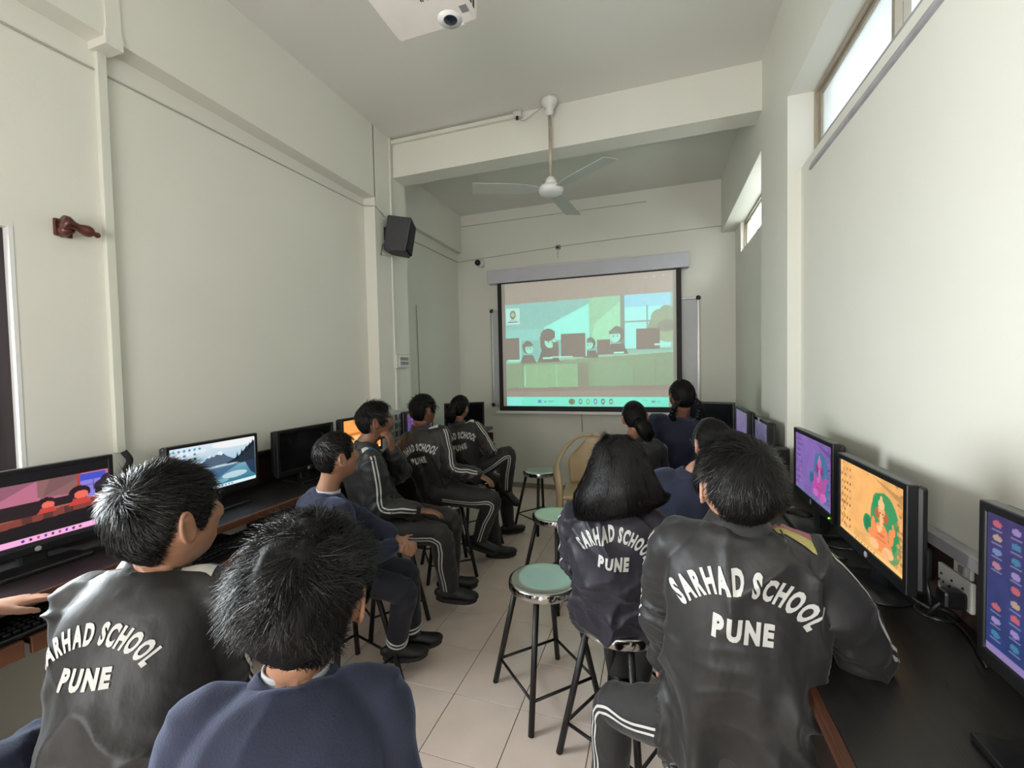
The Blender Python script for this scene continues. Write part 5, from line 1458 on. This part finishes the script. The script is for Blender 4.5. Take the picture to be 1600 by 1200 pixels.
# girl with long hair
person('girl with loose shoulder-length black hair in slate tracksuit jacket on a stool', (-.135, 1.555, .585), (-.142, 1.475, .940), (-.125, 1.510, 1.070),
       yaw=-4, hyaw=-8, hpitch=3, s=.86, fold=1.5, cloth='track_slate', skin='skin_b', hair='long', near=True, seed=5, headscale=1.16, shw=.138,
       LL=((-.16, 1.80, .16), (-.1, .8, .9), (0, 1, 0)), RL=((-.08, 1.80, .16), (.1, .8, .9), (0, 1, 0)), txt=dict(t=.775, du=.000, rot=-8, s=.88), hairmat='hair_soft')
# left foreground tracksuit boy, face in profile
person('boy in grey tracksuit jacket at left, face in profile toward the screen', (-.905, .495, .60), (-.950, .570, 1.036), (-.925, .592, 1.136),
       yaw=-27, hyaw=4, hpitch=4, s=.78, headscale=1.24, fold=1.6, skin='skin_a', near=True, seed=8, face=True, shw=.145, panel=dict(sides=(('R', 1),), **BLUE),
       thick=.013, hair='boy_flat', txt=dict(t=.735, du=-.022, rot=-2, s=.82), fluffy=.5, hairopt=dict(strand_n=12000, hug=.5))
# navy sweater boy in front
person('boy with thick tousled hair and glasses in navy sweater, nearest the camera', (-.485, .42, .60), (-.515, .490, .962), (-.512, .522, 1.078),
       yaw=-33, hyaw=-24, hpitch=-4, hroll=5, s=.78, outfit='navy', skin='skin_a', near=True, seed=12, headscale=1.25, fold=1.4, thick=.024, glasses=True, lenm=1.3, fluffy=1.15, bulk=1.0, hairopt=dict(strand_n=14000, liftm=.7, hug=.85))
# second row left
person('small boy in navy sweater with clasped hands, left of the aisle', (-1.345, 1.530, .58), (-1.350, 1.480, .905), (-1.305, 1.512, 1.062),
       yaw=28, hyaw=24, hpitch=6, s=.84, headscale=1.12, outfit='navy', skin='skin_a', seed=15, face=True, hair='boy_flat', thick=.010, pyaw=60, fluffy=.5,
       RA=((-1.085, 1.60, .668), (-.2, -.7, -.6)), LA=((-1.09, 1.65, .672), (.0, .7, -.6)), hands=(dict(d=(.8, .45, -.25), n=(-.2, .7, -.6), curl=.8), dict(d=(.8, -.1, -.25), n=(0, -.6, -.7), curl=.8)),
       RL=((-1.16, 1.70, .15), (.9, .2, .7), (.84, .5, -.05)), LL=((-1.14, 1.80, .15), (.9, .5, .7), (.84, .5, 0)))
person('boy in tracksuit resting his chin on his hand, seated sideways by the left desk', (-1.475, 2.075, .60), (-1.555, 2.010, 1.000), (-1.500, 2.060, 1.142),
       yaw=45, hyaw=44, hpitch=2, s=.95, skin='skin_c', seed=18, face=True, thick=.018, pyaw=78, panel=dict(sides=(('R', 1),), **BLUE), text=False,
       RA=((-1.20, 2.02, .675), (-.1, -.35, -1)), LA=((-1.415, 2.085, .985), (.9, .6, -.9)), hands=(dict(curl=.5), dict(d=(-.05, -.1, 1), n=(-1, -.3, 0), curl=1.0)),
       RL=((-1.115, 2.16, .205), (1, -.15, .6), (.85, .40, -.12)), LL=((-1.17, 2.28, .20), (1, .2, .6), (.8, .5, 0)), stripes=dict(R=(.75, -.65, .1), L=(-.5, .8, .2)))
person('boy in tracksuit and glasses with one hand on his knee, left row', (-1.435, 2.690, .60), (-1.535, 2.590, 1.015), (-1.512, 2.610, 1.152),
       yaw=0, hyaw=21, hpitch=3, s=.95, skin='skin_c', seed=21, face=True, thick=.014, pyaw=72, panel=dict(sides=(('R', 1),), **BLUE), glasses=True,
       RA=((-1.15, 2.70, .705), (-.1, -.55, -1)), hands=(dict(d=(.75, .1, -.35), n=(-.3, 0, -1), curl=.5), None),
       RL=((-1.20, 2.80, .23), (1, -.1, .7), (.75, .3, -.25)), LL=((-1.17, 3.02, .09), (1, .3, .7), (.8, .4, 0)), stripes=dict(R=(.85, -.45, .3), L=(-.5, .8, .2)), txt=dict(t=.70, s=.92))
person('girl in tracksuit with clipped ponytail and crossed legs, left row', (-1.435, 3.205, .60), (-1.510, 3.120, .985), (-1.490, 3.140, 1.122),
       yaw=-10, hyaw=8, hpitch=3, hroll=6, s=.90, skin='skin_b', seed=24, face=True, hair='girl', thick=.010, pyaw=60, panel=dict(sides=(('R', 1),), **BLUE), hairmat='hair_soft',
       hairparts=[dict(P=[(0, -.085, .03), (0, -.125, .0), (0, -.135, -.06), (0, -.12, -.11)], R=[(.028, .028), (.042, .035), (.045, .036), (.02, .016)], n=900, w=.002)],
       RA=((-1.22, 3.24, .67), (.6, -.6, -.3)), RL=((-1.16, 3.28, .46), (.8, -.2, 1.0), (.65, .1, -.45)), LL=((-1.22, 3.48, .09), (.8, .5, .7), (.7, .6, 0)), stripes=dict(R=(.8, -.5, .3), L=(-.5, .8, .2)), txt=dict(t=.72, du=.01, s=.98))
# right row
person('girl in grey tracksuit with hairband and low ponytail, right of the aisle', (-.13, 2.925, .59), (-.145, 2.840, .945), (-.134, 2.850, 1.098),
       yaw=-4, hyaw=-8, hpitch=0, hroll=-8, s=.90, skin='skin_b', seed=27, hair='girl', thick=.010, hairmat='hair_soft', RL=((-.06, 3.12, .09), (.1, .9, .7), (0, 1, 0)), LL=((-.21, 3.12, .09), (-.1, .9, .7), (0, 1, 0)),
       hairparts=[dict(P=[(.01, -.09, -.01), (.03, -.135, -.045), (.05, -.14, -.10), (.055, -.12, -.15)], R=[(.03, .028), (.05, .04), (.048, .036), (.02, .016)], n=900, w=.002)], txt=dict(t=.45))
person('taller girl with two braids in navy sweater near the projection screen', (.085, 3.235, .60), (.150, 3.150, 1.060), (.159, 3.160, 1.212),
       yaw=-3, hyaw=-24, hpitch=4, s=1.02, outfit='navy', skin='skin_c', seed=30, hair='girl', thick=.010, bulk=1.06, hairmat='hair_soft', shirt=False)
person('pupil in navy sweater with hairband and glasses, partly hidden, beside right desk', (.115, 1.985, .59), (.150, 1.885, .965), (.212, 1.905, 1.100),
       yaw=2, hyaw=-22, hpitch=0, s=.90, outfit='navy', skin='skin_pale', seed=33, hair='girl', thick=.012, glasses=True, hairmat='hair', shirt=False)
# pupil at the left edge of the picture, only an arm in view
person('pupil in navy sweater at the left picture edge with a hand on the desk', (-1.27, .27, .60), (-1.285, .255, 1.03), (-1.28, .27, 1.16),
       yaw=14, hyaw=20, s=1.0, outfit='navy', skin='skin_pale', seed=36, thick=.014,
       RA=((-1.115, .560, .700), (.4, -.6, -.9)), LA=((-1.590, .580, .850), (-.9, -.3, -.6)), hands=(dict(d=(.1, 1, -.3), curl=.5), dict(d=(-.08, 1, -.16), n=(0, -.15, -1), curl=.12, spread=1.2)))

# ---- small worn things
def on_head(lb, P_): b = BW[lb]; return np.asarray(P_)*b['hs'] @ b['R'].T+b['head']-b['base']
def head_band(lb, m, y=.02, tilt=.25, r=.004, w=.011):
    b = BW[lb]; P_ = []
    for t in np.linspace(-1.75, 1.75, 30):
        d = unit(np.array([math.sin(t), y+tilt*math.cos(t)*0+.15*math.cos(t), math.cos(t)])); q = head_surface(d[None])[0]+d*.013; P_.append(q)
    V_, F_ = loft(on_head(lb, P_), [(w, r)]*30, n=8, refine=1, side=b['R'][:, 1]); link('hairband', np_mesh('hairband', V_, F_, True), m, b['root'])
keys = list(BW)
lbP10 = [k for k in keys if 'low ponytail' in k][0]; lbP11 = [k for k in keys if 'two braids' in k][0]; lbP12 = [k for k in keys if 'partly hidden' in k][0]; lbP7 = [k for k in keys if 'crossed legs' in k][0]
head_band(lbP10, 'hairband'); head_band(lbP12, 'black_plastic', w=.014)
# braids: strands of overlapping lobes
b = BW[lbP11]
for sx in (-1, 1):
    mb = MB(); path = catmull(np.array([(sx*.055, -.075, -.015), (sx*.085, -.085, -.05), (sx*.095, -.07, -.10), (sx*.085, -.06, -.14)], float), 4)
    for i, q in enumerate(path):
        V_, F_ = ball(q+np.array([.006*(-1)**i, 0, 0]), (.017, .016, .016), 10, 8); mb.add(V_, F_)
    V_, F_ = mb.arrays(); me, V, N = remesh(on_head(lbP11, V_), F_, .004, 1); link('braid', me, 'hair_soft', b['root'])
b = BW[lbP7]
V_, F_ = loft(on_head(lbP7, [(-.03, -.115, .03), (0, -.128, .038), (.03, -.115, .03)]), .005, n=8, refine=5); link('hair_clip', np_mesh('hair_clip', V_, F_, True), 'clip_metal', b['root'])
